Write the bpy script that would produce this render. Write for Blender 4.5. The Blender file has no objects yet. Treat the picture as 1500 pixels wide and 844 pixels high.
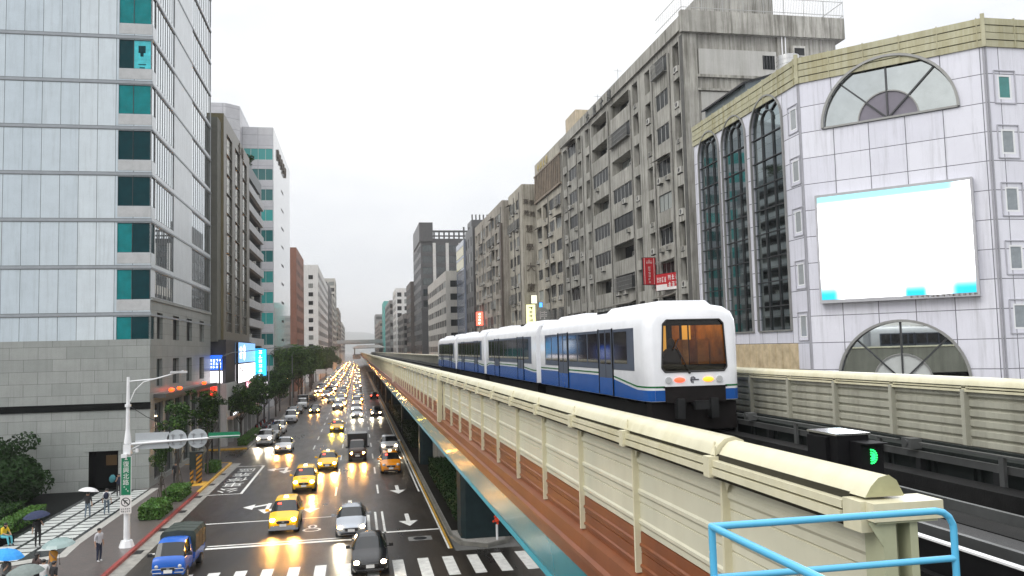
import bpy, bmesh, math, random
from mathutils import Vector, Matrix, Euler
from mathutils.geometry import tessellate_polygon
random.seed(7)
SC = bpy.context.scene
COL = SC.collection
PI = math.pi
R = math.radians

# ------------------------------------------------------------------ mesh helpers
class MB:
    """collects faces and links them as ONE mesh object"""
    def __init__(s): s.v = []; s.f = []; s.m = []
    def poly(s, pts, m=0):
        i = len(s.v); s.v += [tuple(p) for p in pts]; s.f.append(list(range(i, i+len(pts)))); s.m.append(m)
    def box(s, x0, x1, y0, y1, z0, z1, m=0):
        i = len(s.v)
        s.v += [(x0,y0,z0),(x1,y0,z0),(x1,y1,z0),(x0,y1,z0),(x0,y0,z1),(x1,y0,z1),(x1,y1,z1),(x0,y1,z1)]
        for q in ((0,3,2,1),(4,5,6,7),(0,1,5,4),(1,2,6,5),(2,3,7,6),(3,0,4,7)):
            s.f.append([i+k for k in q]); s.m.append(m)
    def prism(s, pts, axis, lo, hi, m=0, caps=True):
        n = len(pts); i = len(s.v)
        def P(a, b, t): return {'x': (t,a,b), 'y': (a,t,b), 'z': (a,b,t)}[axis]
        for t in (lo, hi): s.v += [P(a, b, t) for a, b in pts]
        for k in range(n):
            j = (k+1) % n
            s.f.append([i+k, i+j, i+n+j, i+n+k]); s.m.append(m)
        if caps:
            s.f.append([i+k for k in range(n)][::-1]); s.m.append(m)
            s.f.append([i+n+k for k in range(n)]); s.m.append(m)
    def sheet(s, pts, axis, lo, hi, m=0):
        """open extrusion of a polyline"""
        def P(a, b, t): return {'x': (t,a,b), 'y': (a,t,b), 'z': (a,b,t)}[axis]
        for k in range(len(pts)-1):
            a, b = pts[k], pts[k+1]
            mm = m[k] if isinstance(m, (list, tuple)) else m
            s.poly([P(*a,lo), P(*b,lo), P(*b,hi), P(*a,hi)], mm)
    def cyl(s, p, q, r0, r1=None, n=8, m=0, caps=True):
        r1 = r0 if r1 is None else r1
        p = Vector(p); q = Vector(q); d = (q-p).normalized()
        a = d.orthogonal().normalized(); b = d.cross(a); i = len(s.v)
        for c, r in ((p, r0), (q, r1)):
            s.v += [tuple(c + (a*math.cos(2*PI*k/n) + b*math.sin(2*PI*k/n))*r) for k in range(n)]
        for k in range(n):
            j = (k+1) % n; s.f.append([i+k, i+j, i+n+j, i+n+k]); s.m.append(m)
        if caps:
            s.f.append([i+k for k in range(n)][::-1]); s.m.append(m)
            s.f.append([i+n+k for k in range(n)]); s.m.append(m)
    def tube(s, pts, r, n=8, m=0):
        for a, b in zip(pts[:-1], pts[1:]): s.cyl(a, b, r, r, n, m)
        for p in pts[1:-1]: s.ball(p, (r*1.001,)*3, 8, 5, m)
    def ball(s, c, rad, n=10, k=6, m=0):
        i = len(s.v)
        for a in range(k+1):
            th = PI*a/k
            for b in range(n):
                ph = 2*PI*b/n
                s.v.append((c[0]+rad[0]*math.sin(th)*math.cos(ph), c[1]+rad[1]*math.sin(th)*math.sin(ph), c[2]+rad[2]*math.cos(th)))
        for a in range(k):
            for b in range(n):
                c2 = (b+1) % n
                s.f.append([i+a*n+b, i+(a+1)*n+b, i+(a+1)*n+c2, i+a*n+c2]); s.m.append(m)
    def mesh(s, name, mats, smooth=False, fix=True):
        me = bpy.data.meshes.new(name)
        me.from_pydata(s.v, [], s.f)
        for mt in (mats if isinstance(mats, (list, tuple)) else [mats]): me.materials.append(mt)
        me.polygons.foreach_set('material_index', s.m)
        if fix:
            bm = bmesh.new(); bm.from_mesh(me)
            if smooth: bmesh.ops.remove_doubles(bm, verts=bm.verts, dist=1e-4)
            bmesh.ops.recalc_face_normals(bm, faces=bm.faces); bm.to_mesh(me); bm.free()
        uv = me.uv_layers.new(name='UVMap').data
        vs = me.vertices
        for p in me.polygons:
            n = p.normal; ax = abs(n.x); ay = abs(n.y); az = abs(n.z)
            for li in p.loop_indices:
                c = vs[me.loops[li].vertex_index].co
                if az > ax and az > ay: uv[li].uv = (c.x, c.y)
                elif ax > ay*1.4: uv[li].uv = (c.y, c.z)
                elif ay > ax*1.4: uv[li].uv = (c.x, c.z)
                else: uv[li].uv = ((c.x-c.y)*.7071, c.z)
        if smooth:
            me.polygons.foreach_set('use_smooth', [True]*len(me.polygons))
            if smooth != 'full': me.set_sharp_from_angle(angle=R(38))
        return me
    def build(s, name, mats, parent=None, smooth=False, loc=(0,0,0), rz=0, fix=True):
        return link(name, s.mesh(name, mats, smooth, fix), parent, loc, rz)

def link(name, me, parent=None, loc=(0,0,0), rz=0):
    o = bpy.data.objects.new(name, me); COL.objects.link(o)
    o.location = loc; o.rotation_euler = (0,0,rz)
    if parent: o.parent = parent
    return o
def tag(o, label=None, cat=None, group=None, kind=None):
    if label: o['label'] = label
    if cat: o['category'] = cat
    if group: o['group'] = group
    if kind: o['kind'] = kind
    return o
def thing(name, label, cat, loc=(0,0,0), rz=0, group=None):
    o = bpy.data.objects.new(name, None); COL.objects.link(o)
    o.location = loc; o.rotation_euler = (0,0,rz); o.empty_display_size = .3
    return tag(o, label, cat, group)
def copy_tree(o, parent=None):
    c = o.copy(); COL.objects.link(c)
    if parent: c.parent = parent
    for ch in KIDS.get(o, list(o.children)): copy_tree(ch, c)
    return c
KIDS = {}

# ------------------------------------------------------------------ materials
MATS = {}
def newmat(name):
    m = bpy.data.materials.new(name); m.use_nodes = True
    nt = m.node_tree; b = nt.nodes['Principled BSDF']
    return m, nt, b
def N(nt, t, **kw):
    n = nt.nodes.new(t)
    for k, v in kw.items():
        if k.startswith('i_'): n.inputs[k[2:].replace('_', ' ')].default_value = v
        else: setattr(n, k, v)
    return n
def ramp(nt, fac, stops):
    r = nt.nodes.new('ShaderNodeValToRGB'); nt.links.new(fac, r.inputs[0])
    e = r.color_ramp.elements
    while len(e) < len(stops): e.new(.5)
    for k, (p, c) in enumerate(stops):
        e[k].position = p; e[k].color = (c, c, c, 1) if isinstance(c, (int, float)) else (*c, 1)
    return r
def mix(nt, fac, a, b, blend='MIX'):
    n = nt.nodes.new('ShaderNodeMix'); n.data_type = 'RGBA'; n.blend_type = blend
    for sock, v in ((n.inputs[0], fac), (n.inputs[6], a), (n.inputs[7], b)):
        if hasattr(v, 'links') or hasattr(v, 'is_linked'): nt.links.new(v, sock)
        elif isinstance(v, (int, float)): sock.default_value = v
        else: sock.default_value = (*v, 1)
    return n.outputs[2]
def M(name, col=(.5,.5,.5), rough=.5, metal=0, var=.12, scale=1.5, spec=.5, emit=None, es=0, coat=0, streak=0, streakcol=(.05,.048,.04), bump=0, bscale=40):
    """painted / cast / wet surface: colour mottled by noise, optional rain streaks"""
    if name in MATS: return MATS[name]
    m, nt, b = newmat(name)
    tc = N(nt, 'ShaderNodeTexCoord'); L = nt.links
    c = None
    if var > 0:
        nz = N(nt, 'ShaderNodeTexNoise', i_Scale=scale, i_Detail=6.0, i_Roughness=.65); L.new(tc.outputs['Object'], nz.inputs['Vector'])
        lo = tuple(x*(1-var) for x in col); hi = tuple(min(1, x*(1+var)) for x in col)
        c = ramp(nt, nz.outputs[0], [(.3, lo), (.7, hi)]).outputs[0]
        if streak:
            mp = N(nt, 'ShaderNodeMapping'); mp.inputs['Scale'].default_value = (1.3, 1.3, .07)
            L.new(tc.outputs['Object'], mp.inputs[0])
            n2 = N(nt, 'ShaderNodeTexNoise', i_Scale=2.2, i_Detail=7.0, i_Roughness=.72); L.new(mp.outputs[0], n2.inputs['Vector'])
            n3 = N(nt, 'ShaderNodeTexNoise', i_Scale=.16, i_Detail=4.0); L.new(tc.outputs['Object'], n3.inputs['Vector'])
            f = N(nt, 'ShaderNodeMath', operation='MULTIPLY'); f.use_clamp = True
            L.new(ramp(nt, n2.outputs[0], [(.43, 0), (.63, 1)]).outputs[0], f.inputs[0])
            L.new(ramp(nt, n3.outputs[0], [(.3, streak*.35), (.65, streak)]).outputs[0], f.inputs[1])
            c = mix(nt, f.outputs[0], c, streakcol)
        L.new(c, b.inputs['Base Color'])
    else: b.inputs['Base Color'].default_value = (*col, 1)
    b.inputs['Roughness'].default_value = rough; b.inputs['Metallic'].default_value = metal
    b.inputs['Specular IOR Level'].default_value = spec
    if coat: b.inputs['Coat Weight'].default_value = coat; b.inputs['Coat Roughness'].default_value = .05
    if emit: b.inputs['Emission Color'].default_value = (*emit, 1); b.inputs['Emission Strength'].default_value = es
    if bump:
        nb = N(nt, 'ShaderNodeTexNoise', i_Scale=bscale, i_Detail=4.0); L.new(tc.outputs['Object'], nb.inputs['Vector'])
        bp = N(nt, 'ShaderNodeBump', i_Strength=bump, i_Distance=.02); L.new(nb.outputs[0], bp.inputs['Height']); L.new(bp.outputs[0], b.inputs['Normal'])
    MATS[name] = m; return m
def Mlight(name, col, s):
    if name in MATS: return MATS[name]
    m, nt, b = newmat(name); b.inputs['Base Color'].default_value = (*[c*.5 for c in col], 1)
    b.inputs['Emission Color'].default_value = (*col, 1); b.inputs['Emission Strength'].default_value = s
    b.inputs['Roughness'].default_value = .3
    MATS[name] = m; return m
def Mbrick(name, c1, c2, mortar, w, h, ms=.012, off=0.0, rough=.4, spec=.5, metal=0, streak=0, bump=.2, vary=.5):
    """panels / blocks / tiles on metre UVs"""
    if name in MATS: return MATS[name]
    m, nt, b = newmat(name); L = nt.links
    uv = N(nt, 'ShaderNodeUVMap'); uv.uv_map = 'UVMap'
    br = N(nt, 'ShaderNodeTexBrick', offset=off, squash=1.0)
    L.new(uv.outputs[0], br.inputs['Vector'])
    br.inputs['Color1'].default_value = (*c1, 1); br.inputs['Color2'].default_value = (*c2, 1); br.inputs['Mortar'].default_value = (*mortar, 1)
    br.inputs['Scale'].default_value = 1; br.inputs['Mortar Size'].default_value = ms; br.inputs['Mortar Smooth'].default_value = .1
    br.inputs['Brick Width'].default_value = w; br.inputs['Row Height'].default_value = h; br.inputs['Bias'].default_value = 0
    tc = N(nt, 'ShaderNodeTexCoord')
    nz = N(nt, 'ShaderNodeTexNoise', i_Scale=.7, i_Detail=8.0, i_Roughness=.7); L.new(tc.outputs['Object'], nz.inputs['Vector'])
    c = mix(nt, vary, br.outputs[0], ramp(nt, nz.outputs[0], [(.3, .62), (.7, 1)]).outputs[0], 'MULTIPLY')
    if streak:
        mp = N(nt, 'ShaderNodeMapping'); mp.inputs['Scale'].default_value = (1.6, 1.6, .09); L.new(tc.outputs['Object'], mp.inputs[0])
        n2 = N(nt, 'ShaderNodeTexNoise', i_Scale=2.0, i_Detail=6.0, i_Roughness=.7); L.new(mp.outputs[0], n2.inputs['Vector'])
        c = mix(nt, ramp(nt, n2.outputs[0], [(.5, 0), (.75, streak)]).outputs[0], c, (.1,.1,.09))
    L.new(c, b.inputs['Base Color'])
    b.inputs['Roughness'].default_value = rough; b.inputs['Specular IOR Level'].default_value = spec; b.inputs['Metallic'].default_value = metal
    if bump:
        bp = N(nt, 'ShaderNodeBump', i_Strength=bump, i_Distance=.02, invert=True); L.new(br.outputs[1], bp.inputs['Height']); L.new(bp.outputs[0], b.inputs['Normal'])
    MATS[name] = m; return m
def Mglass(name, dark=(.015,.02,.022), light=(.2,.2,.18), share=.3, rough=.04, spec=.5):
    """window pane: dark room or drawn curtain behind it, different for every window"""
    if name in MATS: return MATS[name]
    m, nt, b = newmat(name); L = nt.links
    oi = N(nt, 'ShaderNodeObjectInfo')
    uv = N(nt, 'ShaderNodeUVMap'); uv.uv_map = 'UVMap'
    wv = N(nt, 'ShaderNodeTexWave', i_Scale=3.0, i_Distortion=1.0); L.new(uv.outputs[0], wv.inputs['Vector'])
    cu = mix(nt, .25, light, wv.outputs[0], 'MULTIPLY')
    r = ramp(nt, oi.outputs['Random'], [(0, 0), (1-share-.02, 0), (1-share+.02, .55), (1, 1)])
    L.new(mix(nt, r.outputs[0], dark, cu), b.inputs['Base Color'])
    b.inputs['Roughness'].default_value = rough; b.inputs['Specular IOR Level'].default_value = spec
    MATS[name] = m; return m

# --- palette
def wet_asphalt(name, c0, c1, sheen=(.16, .5)):
    m, nt, b = newmat(name); L = nt.links
    tc = N(nt, 'ShaderNodeTexCoord')
    mp = N(nt, 'ShaderNodeMapping'); mp.inputs['Scale'].default_value = (1, .22, 1); L.new(tc.outputs['Object'], mp.inputs[0])
    n1 = N(nt, 'ShaderNodeTexNoise', i_Scale=.35, i_Detail=7.0, i_Roughness=.62); L.new(mp.outputs[0], n1.inputs['Vector'])
    n2 = N(nt, 'ShaderNodeTexNoise', i_Scale=60.0, i_Detail=3.0); L.new(tc.outputs['Object'], n2.inputs['Vector'])
    c = mix(nt, ramp(nt, n1.outputs[0], [(.35, 0), (.68, 1)]).outputs[0], c0, c1)
    c = mix(nt, .45, c, ramp(nt, n2.outputs[0], [(.3, .45), (.75, 1.3)]).outputs[0], 'MULTIPLY')
    L.new(c, b.inputs['Base Color'])
    L.new(ramp(nt, n1.outputs[0], [(.36, sheen[0]), (.66, sheen[1])]).outputs[0], b.inputs['Roughness'])
    bp = N(nt, 'ShaderNodeBump', i_Strength=.5, i_Distance=.01); L.new(n2.outputs[0], bp.inputs['Height']); L.new(bp.outputs[0], b.inputs['Normal'])
    b.inputs['Specular IOR Level'].default_value = .42
    MATS[name] = m; return m
ASPH = wet_asphalt('wet_asphalt', (.014,.0125,.011), (.05,.039,.028), (.27,.48))
ASPH2 = wet_asphalt('wet_asphalt_far_side', (.012,.012,.012), (.02,.02,.02))
GROUND = M('ground_concrete', (.13,.13,.125), .6, var=.25, scale=.2)
PAINT = M('road_paint', (.74,.74,.7), .5, var=.22, scale=2.5)
KERBRED = M('kerb_red_paint', (.27,.035,.028), .45, var=.3, scale=3)
KERBYEL = M('kerb_yellow_paint', (.6,.34,.04), .45, var=.3, scale=3)
KERBC = M('kerb_concrete', (.3,.29,.26), .5, var=.3, scale=1.5, streak=.4)
PAVER = Mbrick('sidewalk_pavers', (.105,.095,.09), (.15,.115,.105), (.05,.05,.05), .2, .1, .006, .5, rough=.33)
GRANPALE = M('pale_granite_border', (.42,.41,.38), .35, var=.15, scale=3)
TILEW = M('white_plaza_tile', (.55,.57,.55), .3, var=.12, scale=1.2)
TILED = M('dark_plaza_tile', (.03,.034,.036), .25, var=.3, scale=1.2)
WHITE = M('white_paint', (.74,.75,.76), .3, var=.05, scale=2)
STEELG = M('grey_steel', (.33,.34,.35), .4, .5, var=.12)
DARKM = M('dark_metal', (.02,.021,.022), .45, .2, var=.2, spec=.3)
BLACK = M('black_rubber', (.007,.007,.008), .6, var=.2, spec=.15)
BEIGE = M('beige_panel_paint', (.57,.55,.425), .36, var=.1, scale=.8, streak=.22, streakcol=(.4,.37,.26), spec=.4, bump=.05, bscale=4)
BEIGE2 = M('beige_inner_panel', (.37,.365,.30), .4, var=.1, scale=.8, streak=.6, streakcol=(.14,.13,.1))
CAPC = M('cream_cap_paint', (.63,.595,.43), .3, var=.12, scale=1.6, streak=.5, streakcol=(.46,.42,.24), bump=.06, bscale=6)
BROWN = M('brown_panel_paint', (.20,.062,.021), .34, var=.2, scale=1.0, spec=.28, streak=.3, streakcol=(.1,.035,.014))
TEAL = M('teal_girder_paint', (.025,.25,.30), .22, .1, var=.15, scale=.4, coat=.2)
BLUEPIPE = M('sky_blue_pipe_paint', (.09,.42,.66), .28, var=.05, scale=5, coat=.3)
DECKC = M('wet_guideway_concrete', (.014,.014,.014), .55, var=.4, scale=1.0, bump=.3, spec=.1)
RAILM = M('rail_metal', (.14,.145,.145), .35, .6, var=.2)
CONC = M('weathered_concrete', (.385,.375,.34), .8, var=.26, scale=.35, streak=.95, streakcol=(.085,.08,.062), bump=.15, spec=.2)
CONC2 = M('weathered_beige_concrete', (.43,.40,.335), .8, var=.22, scale=.4, streak=.9, streakcol=(.1,.088,.062), bump=.15)
CONC3 = M('weathered_brownish_concrete', (.36,.33,.285), .8, var=.22, scale=.4, streak=.9, streakcol=(.08,.07,.05), bump=.15)
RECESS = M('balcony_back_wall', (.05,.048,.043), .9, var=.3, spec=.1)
FRAMEA = M('window_frame_aluminium', (.58,.58,.56), .4, .2, var=.1)
FRAMED = M('window_frame_dark', (.045,.047,.05), .4, .3, var=.1)
GLASS = Mglass('old_window_glass', (.009,.011,.011), (.34,.36,.34), .2, .3, .12)
GLASSM = M('mirror_curtain_glass', (.66,.71,.73), .02, 1.0, var=.05, scale=.4)
GLASSB = M('bronze_mirror_glass', (.30,.28,.21), .15, 1.0, var=.25, scale=.5)
GLASSP = M('pale_mirror_glass', (.42,.46,.45), .03, 1.0, var=.12, scale=.4)
TEALD = M('dark_teal_pane', (.001,.034,.042), .2, var=.2, spec=.12)
TEALL = M('light_teal_pane', (.004,.19,.20), .2, var=.25, scale=.8, spec=.15)
TEALC_ = M('bright_cyan_pane', (.05,.48,.54), .1, var=.25, scale=2)
GLASST = Mglass('teal_window_glass', (.004,.045,.05), (.02,.26,.28), .33)
GLASSD = Mglass('curtain_wall_glass', (.012,.02,.022), (.03,.045,.045), .3, .03, 1.0)
GLASSG = M('half_round_mirror_glass', (.50,.53,.52), .02, 1.0, var=.1, scale=.5)
PANELA = Mbrick('pale_blue_facade_panel', (.50,.575,.63), (.60,.665,.705), (.09,.105,.11), 1.37, 40, .02, rough=.2, spec=.6, streak=.25, vary=.34)
PANELS = M('pale_side_panel', (.60,.64,.665), .3, var=.08, scale=.6, streak=.3, streakcol=(.25,.27,.28))
BANDA = M('grey_blue_band', (.27,.295,.32), .35, var=.1)
SPANA = M('grey_spandrel_stone', (.42,.43,.435), .35, var=.12)
STONE = Mbrick('grey_granite_blocks', (.27,.29,.275), (.33,.345,.33), (.09,.095,.09), 2.05, .95, .012, .5, rough=.35, streak=.25)
STONED = M('black_granite', (.006,.007,.007), .5, var=.3, spec=.05)
WPANEL = Mbrick('lilac_white_panel', (.66,.66,.735), (.735,.735,.80), (.14,.14,.165), 2.1, 1.72, .026, rough=.2, spec=.6, streak=.3, vary=.2)
TRIM = M('yellowed_cornice_paint', (.41,.395,.265), .5, var=.16, scale=.5, streak=.75, streakcol=(.24,.2,.07))
OLIVE = M('olive_tile_wall', (.155,.13,.065), .45, var=.15, scale=.5, streak=.3)
REDBR = Mbrick('red_brick_tile', (.25,.11,.07), (.30,.135,.09), (.2,.1,.07), .8, .25, .03, .5, rough=.6, streak=.3)
LEAFD = M('leaf_dark', (.014,.036,.009), .6, var=.35, scale=1.2, spec=.12)
LEAFX = M('leaf_blackish', (.006,.014,.005), .7, var=.35, scale=1.2, spec=.05)
LEAFM = M('leaf_mid', (.03,.07,.013), .6, var=.35, scale=1.2, spec=.15)
LEAFL = M('leaf_light', (.065,.125,.022), .6, var=.35, scale=1.2, spec=.15)
HEDGEM = M('hedge_leaf', (.055,.15,.018), .55, var=.35, scale=3)
BARK = M('tree_bark', (.06,.05,.04), .8, var=.3, scale=4)
TYRE = M('tyre', (.012,.012,.012), .6, var=.2)
RIM = M('wheel_rim', (.35,.36,.37), .3, .8, var=.1)
CARGLASS = M('car_glass', (.006,.008,.009), .04, var=.2, spec=.55)
PLASTIC = M('black_plastic', (.015,.015,.016), .4, var=.2)
PLATE = M('licence_plate_white', (.7,.7,.68), .4, var=.05)
HEADW = Mlight('headlight_warm', (1,.46,.09), 120)
HEADC = Mlight('headlight_white', (1,.72,.38), 55)
HEADY = Mlight('headlight_yellow', (1,.72,.05), 40)
HEADO = M('headlight_off', (.45,.46,.47), .12, var=.1, coat=1)
TAILR = Mlight('taillight_red', (1,.06,.03), 9)
TAILO = M('taillight_off', (.3,.02,.02), .2, var=.1)
TAXISIGN = Mlight('taxi_roof_sign', (1,.93,.6), 2.2)
TAXIRED = Mlight('taxi_vacant_lamp', (1,.05,.03), 5)
def paint(nm, c, r=.22, metal=0, coat=.35): return M('car_paint_'+nm, c, r, metal, var=.04, coat=coat)
PY = paint('yellow', (.8,.47,.008), .25, 0, .15); PYO = paint('orange', (.68,.24,.006)); PW = paint('white', (.62,.63,.64)); PSV = paint('silver', (.36,.39,.43), .25, .5)
PBK = paint('black', (.008,.0085,.01), .2, 0, 0); PGY = paint('grey', (.1,.105,.11), .25, .3); PBL = paint('blue', (.008,.10,.46), .25, 0, .15); PDK = paint('brown', (.06,.035,.025)); PRD = paint('red', (.3,.03,.02))
TARP = M('dark_green_tarpaulin', (.03,.042,.034), .6, var=.3, scale=2)

# ------------------------------------------------------------------ camera, light, sky
def camera():
    yaw, pit, rol = R(10.801), R(4.156), R(-1.414)
    f = Vector((math.sin(yaw)*math.cos(pit), math.cos(yaw)*math.cos(pit), math.sin(pit)))
    r = Vector((math.cos(yaw), -math.sin(yaw), 0)); u = r.cross(f)
    c, s = math.cos(rol), math.sin(rol)
    r2 = r*c + u*s; u2 = u*c - r*s
    cd = bpy.data.cameras.new('camera'); co = bpy.data.objects.new('camera', cd); COL.objects.link(co)
    co.matrix_world = Matrix(((r2.x, u2.x, -f.x, 0), (r2.y, u2.y, -f.y, 0), (r2.z, u2.z, -f.z, 10.5), (0,0,0,1)))
    cd.sensor_width = 36; cd.lens = 1198.9/1500*36; cd.clip_start = .1; cd.clip_end = 14000
    SC.camera = co
camera()
def world():
    w = bpy.data.worlds.new('World'); SC.world = w; w.use_nodes = True
    nt = w.node_tree; L = nt.links; bg = nt.nodes['Background']
    sky = N(nt, 'ShaderNodeTexSky', sky_type='NISHITA'); sky.sun_disc = False
    sky.sun_elevation = R(42); sky.sun_rotation = R(-120)
    tc = N(nt, 'ShaderNodeTexCoord'); sp = N(nt, 'ShaderNodeSeparateXYZ'); L.new(tc.outputs['Generated'], sp.inputs[0])
    g = ramp(nt, sp.outputs[2], [(0, 7.2), (.12, 7.0), (.38, 7.8), (1, 17.5)])
    nz = N(nt, 'ShaderNodeTexNoise', i_Scale=2.6, i_Detail=5.0, i_Roughness=.55)
    mp = N(nt, 'ShaderNodeMapping'); mp.inputs['Scale'].default_value = (1, 1, 2.6); L.new(tc.outputs['Generated'], mp.inputs[0]); L.new(mp.outputs[0], nz.inputs['Vector'])
    cl = ramp(nt, nz.outputs[0], [(.3, (.80,.825,.865)), (.6, (1.0,1.0,1.0))])
    c = mix(nt, 1.0, g.outputs[0], cl.outputs[0], 'MULTIPLY')
    L.new(mix(nt, .93, sky.outputs[0], c), bg.inputs['Color'])
    bg.inputs['Strength'].default_value = .105
    sd = bpy.data.lights.new('sun', 'SUN'); sd.energy = 1.0; sd.angle = R(35); sd.color = (1,.97,.92)
    so = bpy.data.objects.new('sun', sd); COL.objects.link(so); so.location = (-40, -30, 120)
    d = Vector((math.sin(R(-120))*math.cos(R(42)), math.cos(R(-120))*math.cos(R(42)), math.sin(R(42))))
    so.rotation_euler = d.to_track_quat('Z', 'Y').to_euler()
world()
SC.view_settings.view_transform = 'Standard'; SC.view_settings.look = 'None'; SC.view_settings.exposure = .62; SC.view_settings.gamma = 1
SC.view_settings.use_curve_mapping = False
cy = SC.cycles
cy.use_denoising = True; cy.denoiser = 'OPENIMAGEDENOISE'
cy.max_bounces = 6; cy.diffuse_bounces = 3; cy.glossy_bounces = 4; cy.transmission_bounces = 4; cy.transparent_max_bounces = 8
cy.use_light_tree = True; cy.sample_clamp_indirect = 6; cy.caustics_reflective = False; cy.caustics_refractive = False

# ------------------------------------------------------------------ text
def text_mesh(body, size, depth=.01):
    c = bpy.data.curves.new('lettering', 'FONT'); c.body = body; c.size = size; c.extrude = depth; c.align_x = 'CENTER'; c.align_y = 'CENTER'
    o = bpy.data.objects.new('lettering', c); COL.objects.link(o)
    dg = bpy.context.evaluated_depsgraph_get(); me = bpy.data.meshes.new_from_object(o.evaluated_get(dg))
    bpy.data.objects.remove(o); return me
def lettering(body, size, mat, parent, loc, rot, depth=.012, sx=1, sy=1):
    me = text_mesh(body, size, depth); me.materials.clear(); me.materials.append(mat)
    o = bpy.data.objects.new('lettering', me); COL.objects.link(o); o.parent = parent
    o.location = loc; o.rotation_euler = rot; o.scale = (sx, sy, 1)
    return o
def strokes(mb, rnd, u0, v0, w, h, put):
    """an unreadable small character: a few crossing bars; put(u0,u1,v0,v1)"""
    for k in range(rnd.choice((2,3,3))):
        v = v0 + h*(.12+.76*rnd.random()); put(u0+w*.08, u0+w*.92, v, v+h*.11)
    for k in range(2):
        u = u0 + w*(.1+.7*rnd.random()); put(u, u+w*.12, v0+h*.05, v0+h*.95)

# ================================================================== SETTING: ground, road, pavements
def structure(name, mb, mats, **k):
    return tag(mb.build(name, mats, **k), kind='structure')
m = MB(); m.poly([(-3500,-400,-.03),(3500,-400,-.03),(3500,8200,-.03),(-3500,8200,-.03)]); structure('ground', m, GROUND)
m = MB(); m.poly([(-11.9,-60,0),(4.95,-60,0),(4.95,1200,0),(-11.9,1200,0)])
m.poly([(4.95,-60,0),(25,-60,0),(25,43.4,0),(4.95,43.4,0)]); structure('road', m, ASPH)
m = MB(); m.poly([(8.45,43.4,0),(25,43.4,0),(25,1200,0),(8.45,1200,0)])
m.poly([(-60,10,0),(-11.9,10,0),(-11.9,29.8,0),(-60,29.8,0)])
m.poly([(-60,83.6,0.0),(-11.9,83.6,0.0),(-11.9,95.5,0.0),(-60,95.5,0.0)]); structure('side_road', m, ASPH2)
m = MB()                                                            # gutter strip of pale concrete
m.poly([(-11.9,30,.004),(-11.1,30,.004),(-11.1,83.6,.004),(-11.9,83.6,.004)]); m.poly([(-11.9,95.5,.004),(-11.3,95.5,.004),(-11.3,420,.004),(-11.9,420,.004)])
structure('gutter', m, KERBC)
m = MB(); 
for y in (47.5, 53.2, 58.9, 64.6, 70.3, 76.0): m.box(-11.88, -11.45, y, y+.9, .005, .012)
structure('gutter_grate', m, DARKM)
# left pavement (raised) with kerb
m = MB(); m.box(-40, -12.1, 30, 83.3, -.02, .14); m.box(-16.2, -12.1, 95.8, 420, -.02, .14); structure('sidewalk', m, PAVER)
m = MB(); m.box(-12.1, -11.9, 30, 66.5, -.02, .165, 0); m.box(-12.1, -11.9, 66.5, 83.3, -.02, .165, 1); m.box(-12.1, -11.9, 95.8, 420, -.02, .165, 2)
m.box(-40, -12.1, 29.8, 30, -.02, .165, 2); m.box(-17, -12.1, 83.3, 83.5, -.02, .165, 1); m.box(-16.2, -12.1, 95.6, 95.8, -.02, .165, 1)
structure('kerb', m, [KERBRED, KERBYEL, KERBC])
m = MB(); m.prism([(-14.2,69.6),(-12.15,69.6),(-12.15,71.8),(-13.3,72.4)], 'z', .1, .146); structure('yellow_kerb_patch', m, KERBYEL)
# patterned plaza path in front of the granite building
m = MB(); m.poly([(-19.9,46.2,.146),(-15.4,46.2,.146),(-15.9,50.6,.146),(-16.0,69,.146),(-19.9,71.2,.146)][::1]); structure('plaza_path', m, TILED)
m = MB()
for c in range(3):
    for k in range(22):
        x0 = -19.6 + c*1.22; y0 = 47.2 + k*1.0
        if c == 2 and y0 < 49.2: continue
        m.box(x0+.03, x0+1.02, y0, y0+.76, .147, .153)
structure('plaza_tiles', m, TILEW)
m = MB(); m.prism([(-20.5,44.2),(-15.1,47.4),(-15.35,50.6),(-15.45,69.5),(-15.95,69.5),(-15.85,50.8),(-15.6,48.1),(-20.5,45.1)], 'z', .1, .152); structure('plaza_border', m, GRANPALE)
# median island under the viaduct, kerbed, with gravel bed at its nose
def isl(off, y1=420): return [(4.95+off, y1), (4.95+off, 46.5), (5.35+off, 44.6+off*.6), (6.7, 43.7+off), (8.0-off, 44.5+off*.6), (8.45-off, 46.5), (8.45-off, y1)]
m = MB(); m.prism(isl(0), 'z', -.02, .15); structure('median_kerb', m, M('median_kerb_concrete', (.17,.165,.145), .55, var=.3, scale=1.5, streak=.4))
m = MB(); m.box(5.2,8.2,47.5,420,.1,.162); structure('median_soil', m, M('dark_soil', (.012,.011,.009), .9, var=.4, spec=.1))
m = MB(); m.prism(isl(.22), 'z', .1, .158); structure('median_bed', m, M('gravel_bed', (.3,.29,.27), .7, var=.5, scale=14))
m = MB(); m.box(-60, 60, 1200, 1201, -.02, -.01); 
m = MB(); m.box(24.9, 29.4, 30, 420, -.02, .14); structure('far_sidewalk', m, PAVER)
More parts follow.
